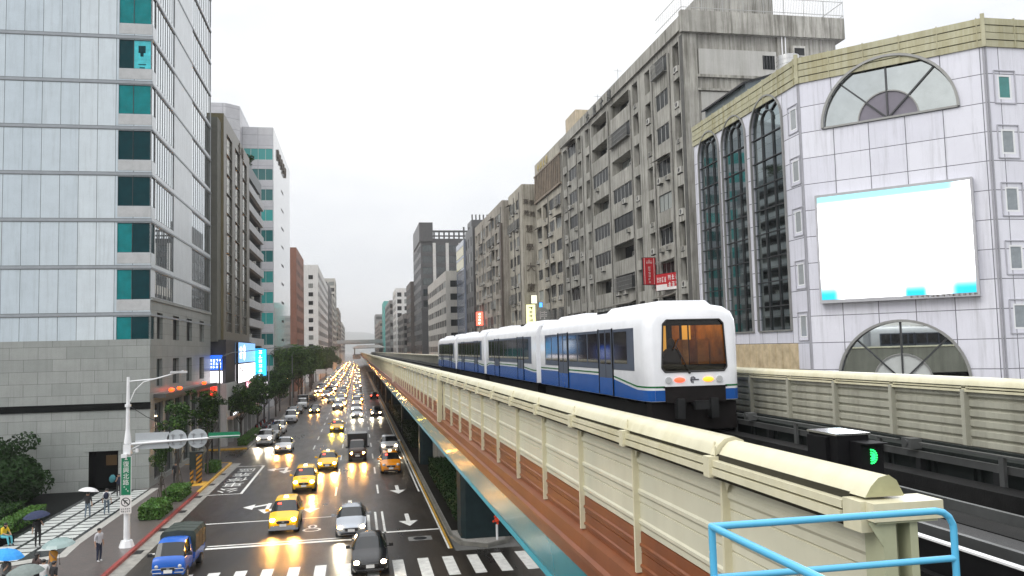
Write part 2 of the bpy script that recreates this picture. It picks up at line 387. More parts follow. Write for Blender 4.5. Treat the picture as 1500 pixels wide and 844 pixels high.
# painted marks
def mark(name, mb, mt=PAINT): return structure(name, mb, mt)
def rect(m, x0, x1, y0, y1, z=.005): m.poly([(x0,y0,z),(x1,y0,z),(x1,y1,z),(x0,y1,z)])
m = MB()
for k in range(-9, 6): rect(m, 1.62+k*1.25, 1.62+k*1.25+.55, 38.9, 42.4)
for k in range(6, 16): rect(m, 1.62+k*1.25, 1.62+k*1.25+.55, 38.9, 42.4)
mark('zebra_crossing', m)
m = MB(); rect(m, -8.2, .92, 47.45, 47.8); rect(m, -8.2, .92, 48.1, 48.3); rect(m, .92, 4.65, 48.75, 49.05)
rect(m, -10.8, .6, 54.4, 54.58); rect(m, .5, .68, 48.3, 54.58); rect(m, .98, 1.12, 48.75, 55.2); rect(m, 1.42, 1.56, 48.75, 55.2)
rect(m, -11.0, -10.2, 47.2, 47.45); rect(m, -10.45, -10.25, 47.45, 50.2); mark('stop_line', m)
m = MB()
y = 62.2
while y < 420:
    for x in (1.36, -1.72): rect(m, x, x+.13, y, y+4)
    if y > 84: rect(m, -4.82, -4.69, y, y+4)
    y += 10
y = 77
rect(m, -4.82, -4.69, 77.5, 81.5)
rect(m, 4.35, 4.47, 62, 420); rect(m, 4.62, 4.72, 44, 420); mark('lane_line', m)
m = MB(); rect(m, 4.74, 4.86, 44, 420, .006); structure('yellow_edge_line', m, KERBYEL)
def arrow(m, x, y, turn=0, s=1.3):
    """pointing at the camera (-y), optional side head"""
    z = .005
    m.poly([(x-.1*s,y+2.6*s,z),(x+.1*s,y+2.6*s,z),(x+.1*s,y+.9*s,z),(x-.1*s,y+.9*s,z)][::-1])
    m.poly([(x,y-.3*s,z),(x+.45*s,y+.9*s,z),(x-.45*s,y+.9*s,z)])
    if turn:
        t = turn
        m.poly([(x+.1*t*s,y+2.0*s,z),(x+.75*t*s,y+1.55*s,z),(x+.75*t*s,y+1.9*s,z),(x+.1*t*s,y+2.4*s,z)])
        m.poly([(x+.75*t*s,y+2.5*s,z),(x+.75*t*s,y+.95*s,z),(x+1.3*t*s,y+1.72*s,z)])
m = MB(); arrow(m, -6.1, 57.3, -1); arrow(m, -3.15, 56.6); arrow(m, -.6, 56.6); arrow(m, 3.0, 50.6); arrow(m, -6.4, 75.6, -1); arrow(m, -3.2, 79, 0); arrow(m, 2.9, 62)
mark('lane_arrow', m)
m = MB()                                                            # bus bay outline
rect(m, -8.8, -8.6, 65.6, 81); rect(m, -11.1, -8.6, 65.45, 65.6); rect(m, -11.1, -8.6, 80.9, 81.1); mark('bus_bay_line', m)
me = None
for k, ch in enumerate('公車停靠區'):
    t = text_mesh(ch, 2.0, 0); t.materials.clear(); t.materials.append(PAINT)
    o = link('road_lettering', t, None, (-9.95, 67.6+k*2.75, .006), PI); o.scale = (.86, 1.15, 1); tag(o, kind='structure')
m = MB()                                                            # bicycle-box diamond marks by the stop line
for dx in (0,):
    for (a, b) in ((.55, 0), (.28, .9)):
        n = 14
        for k in range(n):
            t0, t1 = 2*PI*k/n, 2*PI*(k+1)/n
            m.poly([(-2.75+a*math.cos(t0), 50.9+b+.5*math.sin(t0), .005), (-2.75+a*math.cos(t1), 50.9+b+.5*math.sin(t1), .005), (-2.75+(a-.15)*math.cos(t1), 50.9+b+.36*math.sin(t1), .005), (-2.75+(a-.15)*math.cos(t0), 50.9+b+.36*math.sin(t0), .005)])
mark('scooter_symbol', m)
m = MB(); rect(m, 2.7, 4.0, 46.3, 47.3, .006); structure('manhole_frame', m, M('manhole_concrete', (.22,.22,.21), .4, var=.2))
m = MB(); m.cyl((3.35,46.8,.001), (3.35,46.8,.012), .38, .38, 20); structure('manhole_cover', m, DARKM)
# hills far beyond the end of the street
m = MB(); rnd = random.Random(3); prof = []
for k in range(61):
    x = -3000+k*100; h = 2.1*(46+34*math.exp(-((x/2+30)/170)**2)+26*math.exp(-((x/2+420)/260)**2)+40*math.exp(-((x/2-600)/300)**2)+rnd.uniform(-5,5)); prof.append((x,h))
for k in range(60):
    (a,h0),(b,h1) = prof[k], prof[k+1]
    m.poly([(a,6000,-1),(b,6000,-1),(b,6600,h1*.8),(a,6600,h0*.8)]); m.poly([(a,6600,h0*.8),(b,6600,h1*.8),(b,7200,h1),(a,7200,h0)]); m.poly([(a,7200,h0),(b,7200,h1),(b,7900,-1),(a,7900,-1)])
structure('hill', m, M('hill_forest', (.06,.09,.06), .9, var=.4, scale=.02))

# ================================================================== VIADUCT
Z0 = 10.5
VY0, VY1 = 3.95, 640
va = thing('elevated_viaduct', 'elevated metro viaduct with cream and brown parapets over teal girder', 'viaduct', (6.6, 46, 0))
def vb(name, mb, mats, parent=va, smooth=False):
    o = mb.build(name, mats, None, smooth); o.parent = parent; o.location = (-6.6, -46, 0) if parent is va else (0,0,0); return o
def Z(r): return Z0+r
# corrugated outer wall: beige above, brown below, then the ledge
prof = [(2.70,Z(-.92))]; mats = []
def rib(z1, z2, mt):
    h = z1-z2
    for x, f in ((2.70,.05),(2.688,.06),(2.688,.58),(2.671,.64),(2.671,.74),(2.688,.82),(2.688,1.0)):
        prof.append((x, Z(z1-h*f))); mats.append(mt)
zb = [-.92,-1.22,-1.52,-1.80]
for a, b in zip(zb[:-1], zb[1:]): rib(a, b, 0)
for a, b in ((-1.80,-2.0),(-2.0,-2.2)): rib(a, b, 1)
ledge = [(2.60,Z(-2.24)),(2.585,Z(-2.40)),(2.545,Z(-2.43)),(2.545,Z(-2.48)),(2.60,Z(-2.53)),(2.61,Z(-2.67))]
m = MB(); m.sheet(prof, 'y', VY0, VY1, mats); m.sheet([(2.78,Z(-.92)),(2.78,Z(-2.2))], 'y', VY0, VY1, 0)
m.poly([(2.70,VY0,Z(-.92)),(2.78,VY0,Z(-.92)),(2.78,VY0,Z(-2.2)),(2.70,VY0,Z(-2.2))])
vb('parapet_wall', m, [BEIGE, BROWN])
m = MB(); m.sheet([(2.70,Z(-2.2))]+ledge, 'y', VY0, VY1); m.poly([(x,VY0,z) for x, z in [(2.9,Z(-2.2)),(2.70,Z(-2.2))]+ledge+[(2.9,Z(-2.67))]]); vb('fascia_ledge', m, BROWN)
m = MB(); m.sheet([(2.64,Z(-2.672)),(2.67,Z(-3.22)),(2.62,Z(-3.26)),(3.3,Z(-3.26))], 'y', VY0, VY1); m.poly([(2.64,VY0,Z(-2.672)),(3.3,VY0,Z(-2.672)),(3.3,VY0,Z(-3.26)),(2.67,VY0,Z(-3.26))])
vb('girder_face', m, TEAL)
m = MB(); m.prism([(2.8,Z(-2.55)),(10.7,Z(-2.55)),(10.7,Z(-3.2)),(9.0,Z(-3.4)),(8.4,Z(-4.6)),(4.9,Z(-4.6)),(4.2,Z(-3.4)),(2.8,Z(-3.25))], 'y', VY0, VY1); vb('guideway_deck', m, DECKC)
capf = [(2.575,-.828),(2.605,-.76),(2.66,-.712),(2.74,-.698),(2.81,-.727),(2.85,-.79),(2.86,-.84)]
capn = [(2.60,-.828),(2.635,-.775),(2.68,-.733),(2.74,-.72),(2.785,-.75),(2.825,-.83)]
m = MB(); m.prism([(x,Z(z)) for x, z in capf], 'y', 5.72, VY1); m.prism([(x,Z(z)) for x, z in capn], 'y', 3.93, 5.70); vb('parapet_cap', m, CAPC, smooth=True)
m = MB()
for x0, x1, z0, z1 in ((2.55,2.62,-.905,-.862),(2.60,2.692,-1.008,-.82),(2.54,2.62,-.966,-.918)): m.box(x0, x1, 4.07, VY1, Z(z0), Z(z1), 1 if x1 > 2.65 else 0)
vb('conduit_rail', m, [CAPC, M('painted_shade_strip', (.045,.042,.03), .7, spec=.1)])  # dark box behind the rails paints the shade line under the cap
def post_mesh(side):
    m = MB()
    if side < 0: m.box(2.63,2.70,-.018,.018,Z(-2.2),Z(-.93)); m.poly([(2.63,-.03,Z(-.93)),(2.63,-.22,Z(-.93)),(2.69,-.03,Z(-1.06))]); m.poly([(2.63,-.22,Z(-.93)),(2.63,-.03,Z(-.93)),(2.66,-.03,Z(-1.1))])
    else: m.box(10.46,10.6,-.045,.045,Z(-2.05),Z(-.93))
    if side < 0: m.box(2.665,2.70,.018,.034,Z(-2.2),Z(-.96),1)  # thin dark strip colours in the shadow beside the post
    return m.mesh('post', [CAPC if side < 0 else BEIGE2, M('painted_shade_strip', ())])
def bracket_mesh(side):
    m = MB(); 
    if side < 0:
        m.box(2.52,2.62,-.05,.05,Z(-.985),Z(-.835)); m.cyl((2.58,-.03,Z(-.835)),(2.585,-.03,Z(-.76)),.006,n=5); m.cyl((2.58,.03,Z(-.835)),(2.61,.03,Z(-.735)),.008,n=5)
    else: m.box(10.5,10.6,-.05,.05,Z(-.97),Z(-.80))
    return m.mesh('bracket', CAPC)
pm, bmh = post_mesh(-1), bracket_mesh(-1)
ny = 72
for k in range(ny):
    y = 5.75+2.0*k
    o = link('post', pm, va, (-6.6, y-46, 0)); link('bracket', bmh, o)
m = MB()
for k in range(ny, 300):
    y = 5.75+2*k; m.box(2.625,2.70,y-.03,y+.03,Z(-2.2),Z(-.93))
tag(vb('distant_posts', m, CAPC), kind='stuff')
for y in (26.3, 60.3, 94.3):                                        # wider joint posts along the wall
    m = MB(); m.box(2.5,2.64,y-.16,y+.16,Z(-2.3),Z(-.93)); m.box(2.5,2.9,y-.05,y+.05,Z(-.93),Z(-.78)); vb('joint_post', m, CAPC)
# end frame of the near parapet
m = MB(); m.box(2.58,2.98,3.83,4.03,Z(-.935),Z(-.843)); m.box(2.55,2.66,3.9,4.06,Z(-1.0),Z(-.842)); vb('end_box', m, CAPC)
m = MB(); m.poly([(x,3.926,Z(z+.004)) for x, z in capn]); part_end = vb('cap_end_plate', m, M('cap_end_olive', (.36,.35,.2), .45, var=.15, scale=6))
m = MB(); m.box(2.645,2.72,3.86,4.02,Z(-2.6),Z(-.94)); m.box(2.80,2.845,3.86,4.02,Z(-2.6),Z(-.94)); m.box(2.72,2.80,3.96,3.99,Z(-2.6),Z(-.94))
m.poly([(2.56,3.858,Z(-.94)),(2.645,3.858,Z(-.94)),(2.645,3.858,Z(-1.07))]); m.poly([(2.56,3.862,Z(-.94)),(2.645,3.862,Z(-.94)),(2.645,3.862,Z(-1.07))]); m.box(2.6,2.95,3.84,4.0,Z(-.948),Z(-.937)); m.tube([(2.745,3.95,Z(-.9)),(2.77,3.945,Z(-1.05)),(2.765,3.945,Z(-1.6))],.009,6,1)
m.cyl((2.73,3.84,Z(-.905)),(2.73,3.86,Z(-.905)),.008,n=6); vb('end_frame', m, [M('pale_green_steel', (.37,.38,.25), .4, var=.12), DARKM])
# right-hand parapet, seen from its track side
m = MB(); pr = [(10.6,Z(-.92))]
for k in range(6):
    z1 = -.92-.172*k
    for x, f in ((10.6,.06),(10.55,.2),(10.55,.75),(10.6,1.0)): pr.append((x, Z(z1-.172*f)))
m.sheet(pr, 'y', -6, VY1); m.sheet([(10.72,Z(-.92)),(10.72,Z(-3.2))], 'y', -6, VY1); m.sheet([(10.6,Z(-1.952)),(10.72,Z(-1.952))], 'y', -6, VY1); vb('parapet_wall', m, BEIGE2)
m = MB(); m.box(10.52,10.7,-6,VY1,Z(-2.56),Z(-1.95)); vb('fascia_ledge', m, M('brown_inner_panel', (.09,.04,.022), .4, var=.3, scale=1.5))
m = MB(); m.prism([(10.48,Z(-.86)),(10.5,Z(-.78)),(10.56,Z(-.73)),(10.66,Z(-.715)),(10.74,Z(-.74)),(10.8,Z(-.80)),(10.81,Z(-.86))], 'y', -6, VY1); vb('parapet_cap', m, CAPC, smooth=True)
m = MB()
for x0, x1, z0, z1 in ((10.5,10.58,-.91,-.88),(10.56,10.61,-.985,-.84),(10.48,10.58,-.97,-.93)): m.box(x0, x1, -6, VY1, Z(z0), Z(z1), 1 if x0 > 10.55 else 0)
vb('conduit_rail', m, [CAPC, M('painted_shade_strip', ())])  # second material is painted shade behind the rails, as on the left
pm2, bm2 = post_mesh(1), bracket_mesh(1)
for k in range(30):
    o = link('post', pm2, va, (-6.6, 8.8+2.0*k-46, 0)); link('bracket', bm2, o)
# columns and crossheads
for y in (46.2, 76, 106, 136, 166, 196, 226, 256, 286):
    m = MB(); m.prism([(5.75,y-1),(8.1,y-1),(8.35,y-.7),(8.35,y+1.2),(5.75,y+1.2),(5.5,y+.9),(5.5,y-.7)], 'z', .1, 5.2); m.prism([(5.5,5.2),(8.35,5.2),(9.4,6.1),(4.0,6.1)], 'y', y-1, y+1.2)
    vb('column', m, M('dark_teal_column_paint', (.010,.022,.025), .5, var=.3, spec=.2))
# track bed: running pads, guide rails, centre walkway, cable trays
def track(xc, name):
    t = MB()
    for s in (-1, 1):
        t.box(xc+s*.95-.22, xc+s*.95+.22, -6, VY1, Z(-2.56), Z(-2.30), 0)
        t.box(xc+s*1.28-.03, xc+s*1.28+.03, -6, VY1, Z(-2.12), Z(-2.0), 1)
        y = -5
        while y < 130: t.box(xc+s*1.28-.05, xc+s*1.28+.05, y, y+.12, Z(-2.56), Z(-2.12), 2); y += 1.8
    t.box(xc-.05, xc+.05, -6, VY1, Z(-2.5), Z(-2.38), 1)
    return vb(name, t, [DECKC, RAILM, DARKM])
track(4.72, 'running_track'); track(8.48, 'running_track')
m = MB(); m.box(6.25,6.95,-6,VY1,Z(-2.3),Z(-2.2)); m.box(6.3,6.35,-6,VY1,Z(-2.56),Z(-2.3)); m.box(6.85,6.9,-6,VY1,Z(-2.56),Z(-2.3)); vb('centre_walkway', m, M('perforated_walkway', (.03,.03,.03), .5, 0, var=.6, scale=30, bump=.6, bscale=60))
m = MB(); m.box(9.96,10.02,-6,VY1,Z(-2.5),Z(-1.98)); m.box(9.9,10.3,-6,VY1,Z(-2.02),Z(-1.96)); m.box(10.3,10.45,-6,VY1,Z(-2.1),Z(-1.9))
for k in range(40): m.box(9.9,9.96,3+k*1.1,3.06+k*1.1,Z(-2.4),Z(-2.02)); m.box(9.9,9.96,3.16+k*1.1,3.22+k*1.1,Z(-2.4),Z(-2.02))
vb('cable_tray', m, M('dark_cable_tray', (.016,.02,.019), .6, var=.3, spec=.2))
m = MB()
for y0, y1 in ((-6, 9.2), (9.6, 12.9), (13.5, 19), (19.6, 60)):
    m.box(9.62,9.70,y0,y1,Z(-1.86),Z(-1.83))
vb('power_rail', m, RAILM)
m = MB()
for y in (9.3, 13.1, 19.2):
    m = MB(); m.box(9.58,9.8,y-.05,y+.2,Z(-1.96),Z(-1.78)); m.cyl((9.56,y+.08,Z(-1.86)),(9.6,y+.08,Z(-1.86)),.06,n=10); vb('rail_joint', m, RAILM)
for k in range(18): m = MB(); m.box(9.63,9.69,2+k*3,2.1+k*3,Z(-2.56),Z(-1.86)); vb('rail_support', m, RAILM)
m = MB(); m.box(5.53,5.60,-6,9.0,Z(-2.0),Z(-1.98)); m.box(5.55,5.59,-6,9.7,Z(-2.3),Z(-2.0),1); vb('power_rail', m, [WHITE, BLACK])

# signal box between the tracks
sg = thing('track_signal', 'black trackside signal box with a green lamp and shiny wet lid', 'signal', (6.4, 9.8, Z(-2.2)))
def part(name, mb, mats, t, smooth=False):
    return mb.build(name, mats, t, smooth)
m = MB(); m.box(-.2,.26,.12,.8,.42,.93); m.box(-.26,-.2,.3,.75,.5,.9); part('housing', m, BLACK, sg)
m = MB(); m.box(-.22,.28,.1,.82,.932,.958); part('lid', m, M('wet_galvanised_lid', (.5,.5,.5), .12, .9, var=.1), sg)
m = MB(); m.box(-.02,.30,-.12,.118,.42,.86); m.box(-.02,.30,-.24,-.12,.84,.86); part('lamp_housing', m, BLACK, sg)
m = MB()
for k in range(10):
    a = -PI/2+PI*k/9
    for r in (.02,.045,.075):
        m.cyl((.12+r*math.cos(a), -.14, .68+r*1.15*math.sin(a)), (.12+r*math.cos(a), -.121, .68+r*1.15*math.sin(a)), .011, n=6)
part('green_lamp', m, Mlight('signal_green', (.03,1,.18), 1.5), sg)
m = MB(); m.box(-.12,.12,.3,.9,0,.42); part('stand', m, DARKM, sg)
# sky-blue railing on the near platform edge
m = MB(); m.box(1.2,3.2,.4,3.62,8.35,8.55); structure('platform_slab', m, GROUND)
rl = thing('platform_railing', 'sky blue tubular railing at the end of the platform', 'railing', (1.55, 3.5, 8.55))
def P(x, y, z): return (x-1.55, y-3.5, z-8.55)
m = MB(); zt = 9.68
cr = [(2.68,3.5,zt)]+[(2.68+.09*math.sin(a), 3.5, zt-.09+.09*math.cos(a)) for a in (R(25),R(50),R(75),R(90))]+[(2.77,3.5,8.55)]
m.tube([P(1.55,3.5,zt)]+[P(*c) for c in cr], .0165, 12); part('top_rail', m, BLUEPIPE, rl, True)
m = MB(); m.tube([P(1.55,3.5,zt),P(1.58,.6,zt)], .0165, 12); m.ball(P(1.55,3.5,zt),(.0168,)*3,12,8); part('side_rail', m, BLUEPIPE, rl, True)
m = MB(); m.tube([P(1.55,3.5,zt-.225),P(2.77,3.5,zt-.225)], .0155, 12); part('lower_rail', m, BLUEPIPE, rl, True)
m = MB(); m.tube([P(1.55,3.5,zt-.225),P(1.58,.6,zt-.225)], .0155, 12); part('lower_rail', m, BLUEPIPE, rl, True)
m = MB(); m.tube([P(1.55,3.5,zt),P(1.555,3.5,8.55)], .0165, 12); part('post', m, BLUEPIPE, rl, True)

# ================================================================== METRO TRAIN
tr = thing('metro_train', 'white and blue four car metro train leaving along the viaduct', 'train', (8.48, 19.8, Z(-2.3)))
TB = M('train_blue_paint', (.004,.072,.30), .25, var=.05, coat=.15); TWH = M('train_white_paint', (.80,.81,.84), .25, var=.06, coat=.25, streak=.12, streakcol=(.4,.4,.4)); TG = M('train_green_stripe', (.01,.13,.04), .25, var=.03)
TBAND = M('train_window_band', (.062,.075,.105), .35, var=.08, spec=.3); TWIN = M('train_window_glass', (.012,.010,.011), .06, var=.4, spec=.35)
UNDER = M('train_underframe', (.006,.006,.006), .7, var=.3, spec=.15)
def T(r): return r+2.3                                             # relative camera height -> local z
def body(m, y0, y1, nose=False):
    sec = [(1.27,-1.465),(1.28,-1.45),(1.28,.40),(1.25,.62),(1.14,.84),(.92,.97),(.5,1.03),(0,1.05)]
    full = [(-x,z) for x, z in sec]+[(x,z) for x, z in sec[::-1][1:]]
    st = [(y0,1,1),(y1,1,1)]
    if nose: st = [(y0,.84,.86),(y0+.05,.91,.93),(y0+.16,.965,.975),(y0+.38,.992,.995),(y0+.7,1,1),(y1,1,1)]
    rings = []
    for y, a, b in st: rings.append([(x*a, y, T(-.3+(z+.3)*b if z > -.3 else z)) for x, z in full])
    for r0, r1 in zip(rings[:-1], rings[1:]):
        for k in range(len(full)-1): m.poly([r0[k], r0[k+1], r1[k+1], r1[k]])
    m.poly(rings[-1])
    if not nose: m.poly(rings[0][::-1]); return
    outer = [Vector((p[0], p[2], 0)) for p in rings[0]]; hole = [Vector((x, T(z), 0)) for x, z in WPTS]
    al = outer+hole
    for t in tessellate_polygon([outer, hole]): m.poly([(al[k].x, y0, al[k].y) for k in t])
WPTS = [(-.80,-.72),(-.88,-.62),(-.82,.50),(-.72,.60),(.72,.60),(.82,.50),(.88,-.62),(.80,-.72)]
CARS = [(0.0,12.2),(13.0,26.2),(27.0,40.2),(41.0,54.2)]
XS = -1.28
for ci, (y0, y1) in enumerate(CARS):
    m = MB(); body(m, y0, y1, ci == 0); cb = part('car_body', m, TWH, tr, True)
    for sx in (-1, 1):
        X = lambda d: sx*(1.28+d)
        # lower blue, stripes with a dip at the ends
        ya, yb = y0+(.75 if ci == 0 else .02), y1-.02
        dip = .28 if ci == 0 else .14
        def off(y):
            s = 0
            if y-y0 < 3.4: s -= dip*min(1, (3.4-(y-y0))/2.6)
            if y1-y < 1.2 and ci > 0: s -= .14*(1.2-(y1-y))/1.2
            return s
        ys = [ya+(yb-ya)*k/24 for k in range(25)]
        def strip(z0, z1, d, mt, nm, bottom=None):
            mm = MB()
            for a, b in zip(ys[:-1], ys[1:]):
                mm.poly([(X(d),a,T(bottom if bottom else z0+off(a))),(X(d),b,T(bottom if bottom else z0+off(b))),(X(d),b,T(z1+off(b))),(X(d),a,T(z1+off(a)))])
            part(nm, mm, mt, cb)
        strip(0, -.90, .004, TB, 'blue_panel', -1.455)
        strip(-.84, -.795, .006, TG, 'green_stripe')
        mm = MB(); wy0 = y0+.95; mm.box(X(0.002), X(.008), wy0, y1-.85, T(-.70), T(.44)); part('window_band', mm, TBAND, cb)
        # door pairs and windows
        Ln = y1-wy0
        doors = [wy0+1.85, wy0+6.9] if ci == 0 else [y0+2.6, y0+8.9]
        for d in doors:
            mm = MB()
            mm.box(X(.009), X(.016), d, d+1.3, T(-1.44), T(.46), 0); mm.box(X(.016), X(.02), d+.12, d+.58, T(-.55), T(.36), 1); mm.box(X(.016), X(.02), d+.72, d+1.18, T(-.55), T(.36), 1)
            mm.box(X(.016), X(.019), d+.64, d+.66, T(-1.44), T(.46), 2); mm.box(X(.016), X(.02), d+.0, d+1.3, T(-1.44), T(-.95), 3)
            for dd in (-.06, 1.3): mm.box(X(.004), X(.03), d+dd, d+dd+.06, T(-1.44), T(.48), 2)
            part('door', mm, [TBAND, TWIN, UNDER, TB], cb)
        wins = []
        def fill(a, b):
            n = max(1, round((b-a)/1.15)); w = (b-a)/n
            for k in range(n): wins.append((a+k*w+.06, a+(k+1)*w-.06))
        fill(wy0+.5, doors[0]-.1); fill(doors[0]+1.4, doors[1]-.1); fill(doors[1]+1.4, y1-.95)
        for a, b in wins:
            mm = MB(); mm.box(X(.009), X(.014), a, b, T(-.52), T(.36)); part('window', mm, TWIN, cb)
    m = MB(); m.box(-1.15,1.15,y0+.45,y1-.2,T(-2.2),T(-1.56))
    for yy in (y0+2.0, y1-2.0):
        for s in (-1,1): m.cyl((s*.78,yy-.9,T(-1.83)),(s*1.1,yy-.9,T(-1.83)),.46,n=16); m.cyl((s*.78,yy+.5,T(-1.83)),(s*1.1,yy+.5,T(-1.83)),.46,n=16)
    part('underframe', m, UNDER, tr)
    m = MB(); m.prism([(-.8,T(.98)),(.8,T(.98)),(.62,T(1.13)),(-.62,T(1.13))], 'y', y0+(.6 if ci == 0 else 1.2), y0+4.8); part('roof_pod', m, TWH, cb); m = MB(); m.prism([(-.8,T(.98)),(.8,T(.98)),(.62,T(1.13)),(-.62,T(1.13))], 'y', y1-4.4, y1-.9)
    part('roof_pod', m, TWH, cb)
    m = MB(); m.box(-.62,.62,y0+5.2,y0+5.6,T(1.0),T(1.09)); m.box(-.62,.62,y0+6.0,y0+6.4,T(1.0),T(1.09)); part('roof_vent', m, UNDER, cb)
    if ci < 3: m = MB(); m.box(-1.05,1.05,y1+.01,CARS[ci+1][0]-.01,T(-1.4),T(.85)); part('gangway', m, M('train_gangway_rubber', (.45,.46,.48), .5, var=.1), tr)
# rear end: window with the lit cabin behind, lamps, coupler
m = MB()
m.poly([(x, .03, T(z)) for x, z in WPTS])
def thin_glass():
    mt, nt, b = newmat('rear_window_glass'); L = nt.links; nt.nodes.remove(b); out = nt.nodes['Material Output']
    t = N(nt, 'ShaderNodeBsdfTransparent'); t.inputs[0].default_value = (.75,.72,.66,1); g = N(nt, 'ShaderNodeBsdfGlossy'); g.inputs['Roughness'].default_value = .02
    fr = N(nt, 'ShaderNodeFresnel'); fr.inputs[0].default_value = 1.45; mx = N(nt, 'ShaderNodeMixShader'); L.new(fr.outputs[0], mx.inputs[0]); L.new(t.outputs[0], mx.inputs[1]); L.new(g.outputs[0], mx.inputs[2]); L.new(mx.outputs[0], out.inputs[0]); return mt
rw = part('rear_window', m, thin_glass(), tr)
m = MB()                                                            # lit cabin behind the rear window
m.poly([(-1,.06,T(-.8)),(1,.06,T(-.8)),(1,2.2,T(-.8)),(-1,2.2,T(-.8))],1)
m.poly([(-1,.06,T(.66)),(1,.06,T(.66)),(1,2.2,T(.66)),(-1,2.2,T(.66))],0)
for x in (-1,1): m.poly([(x,.06,T(-.8)),(x,2.2,T(-.8)),(x,2.2,T(.66)),(x,.06,T(.66))],0)
for a, b, k in ((-1,-.62,1),(-.62,-.42,0),(-.42,-.05,1),(-.05,.12,2),(.12,.3,1),(.3,.52,0),(.52,.6,1),(.6,.86,2),(.86,1,0)): m.poly([(a,2.2,T(-.8)),(b,2.2,T(-.8)),(b,2.2,T(.66)),(a,2.2,T(.66))],k)
for x0, x1 in ((-.95,-.6),(.2,.36),(.62,.95)): m.box(x0, x1, 1.2, 1.9, T(-.8), T(.1), 0)
m.box(-.3,-.27,1.0,1.03,T(-.8),T(.66),1); m.box(.4,.43,1.3,1.33,T(-.8),T(.66),1); m.box(-1,1,.06,.3,T(.46),T(.66),1); m.box(-1,1,.06,.25,T(-.8),T(-.55),1)
cabin = part('cabin', m, [M('train_amber_interior', (.42,.20,.03), .5, var=.55, scale=2.2), UNDER, Mlight('cabin_amber_panel', (1,.55,.10), .42)], tr)
m = MB(); m.box(-.7,-.45,.5,2.1,T(.63),T(.65)); m.box(.45,.8,.35,2.1,T(.60),T(.64)); part('cabin_light', m, Mlight('cabin_lamp_amber', (1,.62,.2), 2.0), cabin)
m = MB()
for x, z, s in ((-.22,-.1,1),(-.62,-.3,.8)):
    m.ball((x,1.0,T(z+.1)), (.11*s,.12*s,.15*s)); m.prism([(x-.26*s,T(-.8)),(x-.24*s,T(z-.16)),(x-.1*s,T(z-.04)),(x+.1*s,T(z-.04)),(x+.24*s,T(z-.16)),(x+.26*s,T(-.8))], 'y', .92, 1.12)
tag(m.build('person', M('passenger_silhouette', (.02,.015,.015), .8), None, True, loc=(8.48,19.8,Z(-2.3))), 'dark passengers standing behind the amber rear window of the train', 'passengers')  # whole figures near black, backlit silhouette put into the colour
ns = [(0,.84),(.05,.91),(.16,.965),(.38,.992),(.76,1)]
for z0, z1, mi in ((-1.455,-1.18,0),(-1.12,-1.075,1)):
    for s in (-1,1):
        m = MB()
        for (ya,a),(yb,b) in zip(ns[:-1], ns[1:]):
            m.poly([(s*(1.28*a+.005),ya,T(z0)),(s*(1.28*b+.005),yb,T(z0)),(s*(1.28*b+.005),yb,T(z1)),(s*(1.28*a+.005),ya,T(z1))], mi)
        m.box(min(s*.82,s*1.078), max(s*.82,s*1.078), -.006, .0, T(z0), T(z1), mi); part('end_stripe', m, [TB, TG], tr)
m = MB(); m.box(-.82,.82,-.012,.1,T(-1.5),T(-1.13)); m.box(-1.15,1.15,.12,.5,T(-2.2),T(-1.5)); m.box(-.86,.86,-.02,-.0,T(-1.13),T(-1.09)); part('coupler_recess', m, M('coupler_recess_dark', (.010,.008,.008), .7, var=.3, spec=.2), tr)
m = MB(); m.cyl((0,-.35,T(-1.55)),(0,.3,T(-1.55)),.09,n=10); m.box(-.18,.18,-.42,-.3,T(-1.66),T(-1.44)); m.box(-.55,-.35,-.15,.1,T(-1.9),T(-1.4)); m.box(.35,.55,-.15,.1,T(-1.9),T(-1.4)); part('coupler', m, DARKM, tr)
for x, mt in ((-.42, Mlight('train_tail_red', (1,.07,.03), 1.9)), (.36, Mlight('train_tail_amber', (1,.30,.02), 1.7))):
    m = MB(); m.ball((x,-.005,T(-.93)),(.15,.04,.065),14,8); part('tail_lamp', m, mt, tr)
for x in (-.72,.66):
    m = MB(); m.cyl((x,-.03,T(-.93)),(x,0,T(-.93)),.085,n=12); part('head_lamp', m, HEADO, tr)
m = MB()
for k in range(7):
    a = R(30+k*40); b = R(30+(k+1)*40); c = .06
    m.box(-.06+c*math.cos(a)-.012, -.06+c*math.cos(a)+.012, -.012, -.004, T(-.93+c*math.sin(a))-.03, T(-.93+c*math.sin(a))+.03)
m.box(-.1,.1,-.013,-.003,T(-.945),T(-.915)); part('emblem', m, M('emblem_grey', (.08,.08,.1), .4), tr)

m = MB(); m.cyl((-.15,-.03,T(-.72)),(-.5,-.03,T(-.05)),.012,n=6); m.cyl((-.56,-.03,T(-.2)),(-.42,-.03,T(.12)),.016,n=6); m.ball((-.15,-.02,T(-.74)),(.04,.03,.04),8,5); part('wiper', m, PLASTIC, tr)
m = MB(); pts = WPTS+[WPTS[0]]
for (x0,z0),(x1,z1) in zip(pts[:-1], pts[1:]): m.cyl((x0,-.004,T(z0)),(x1,-.004,T(z1)),.022,n=6)
part('window_seal', m, PLASTIC, tr)
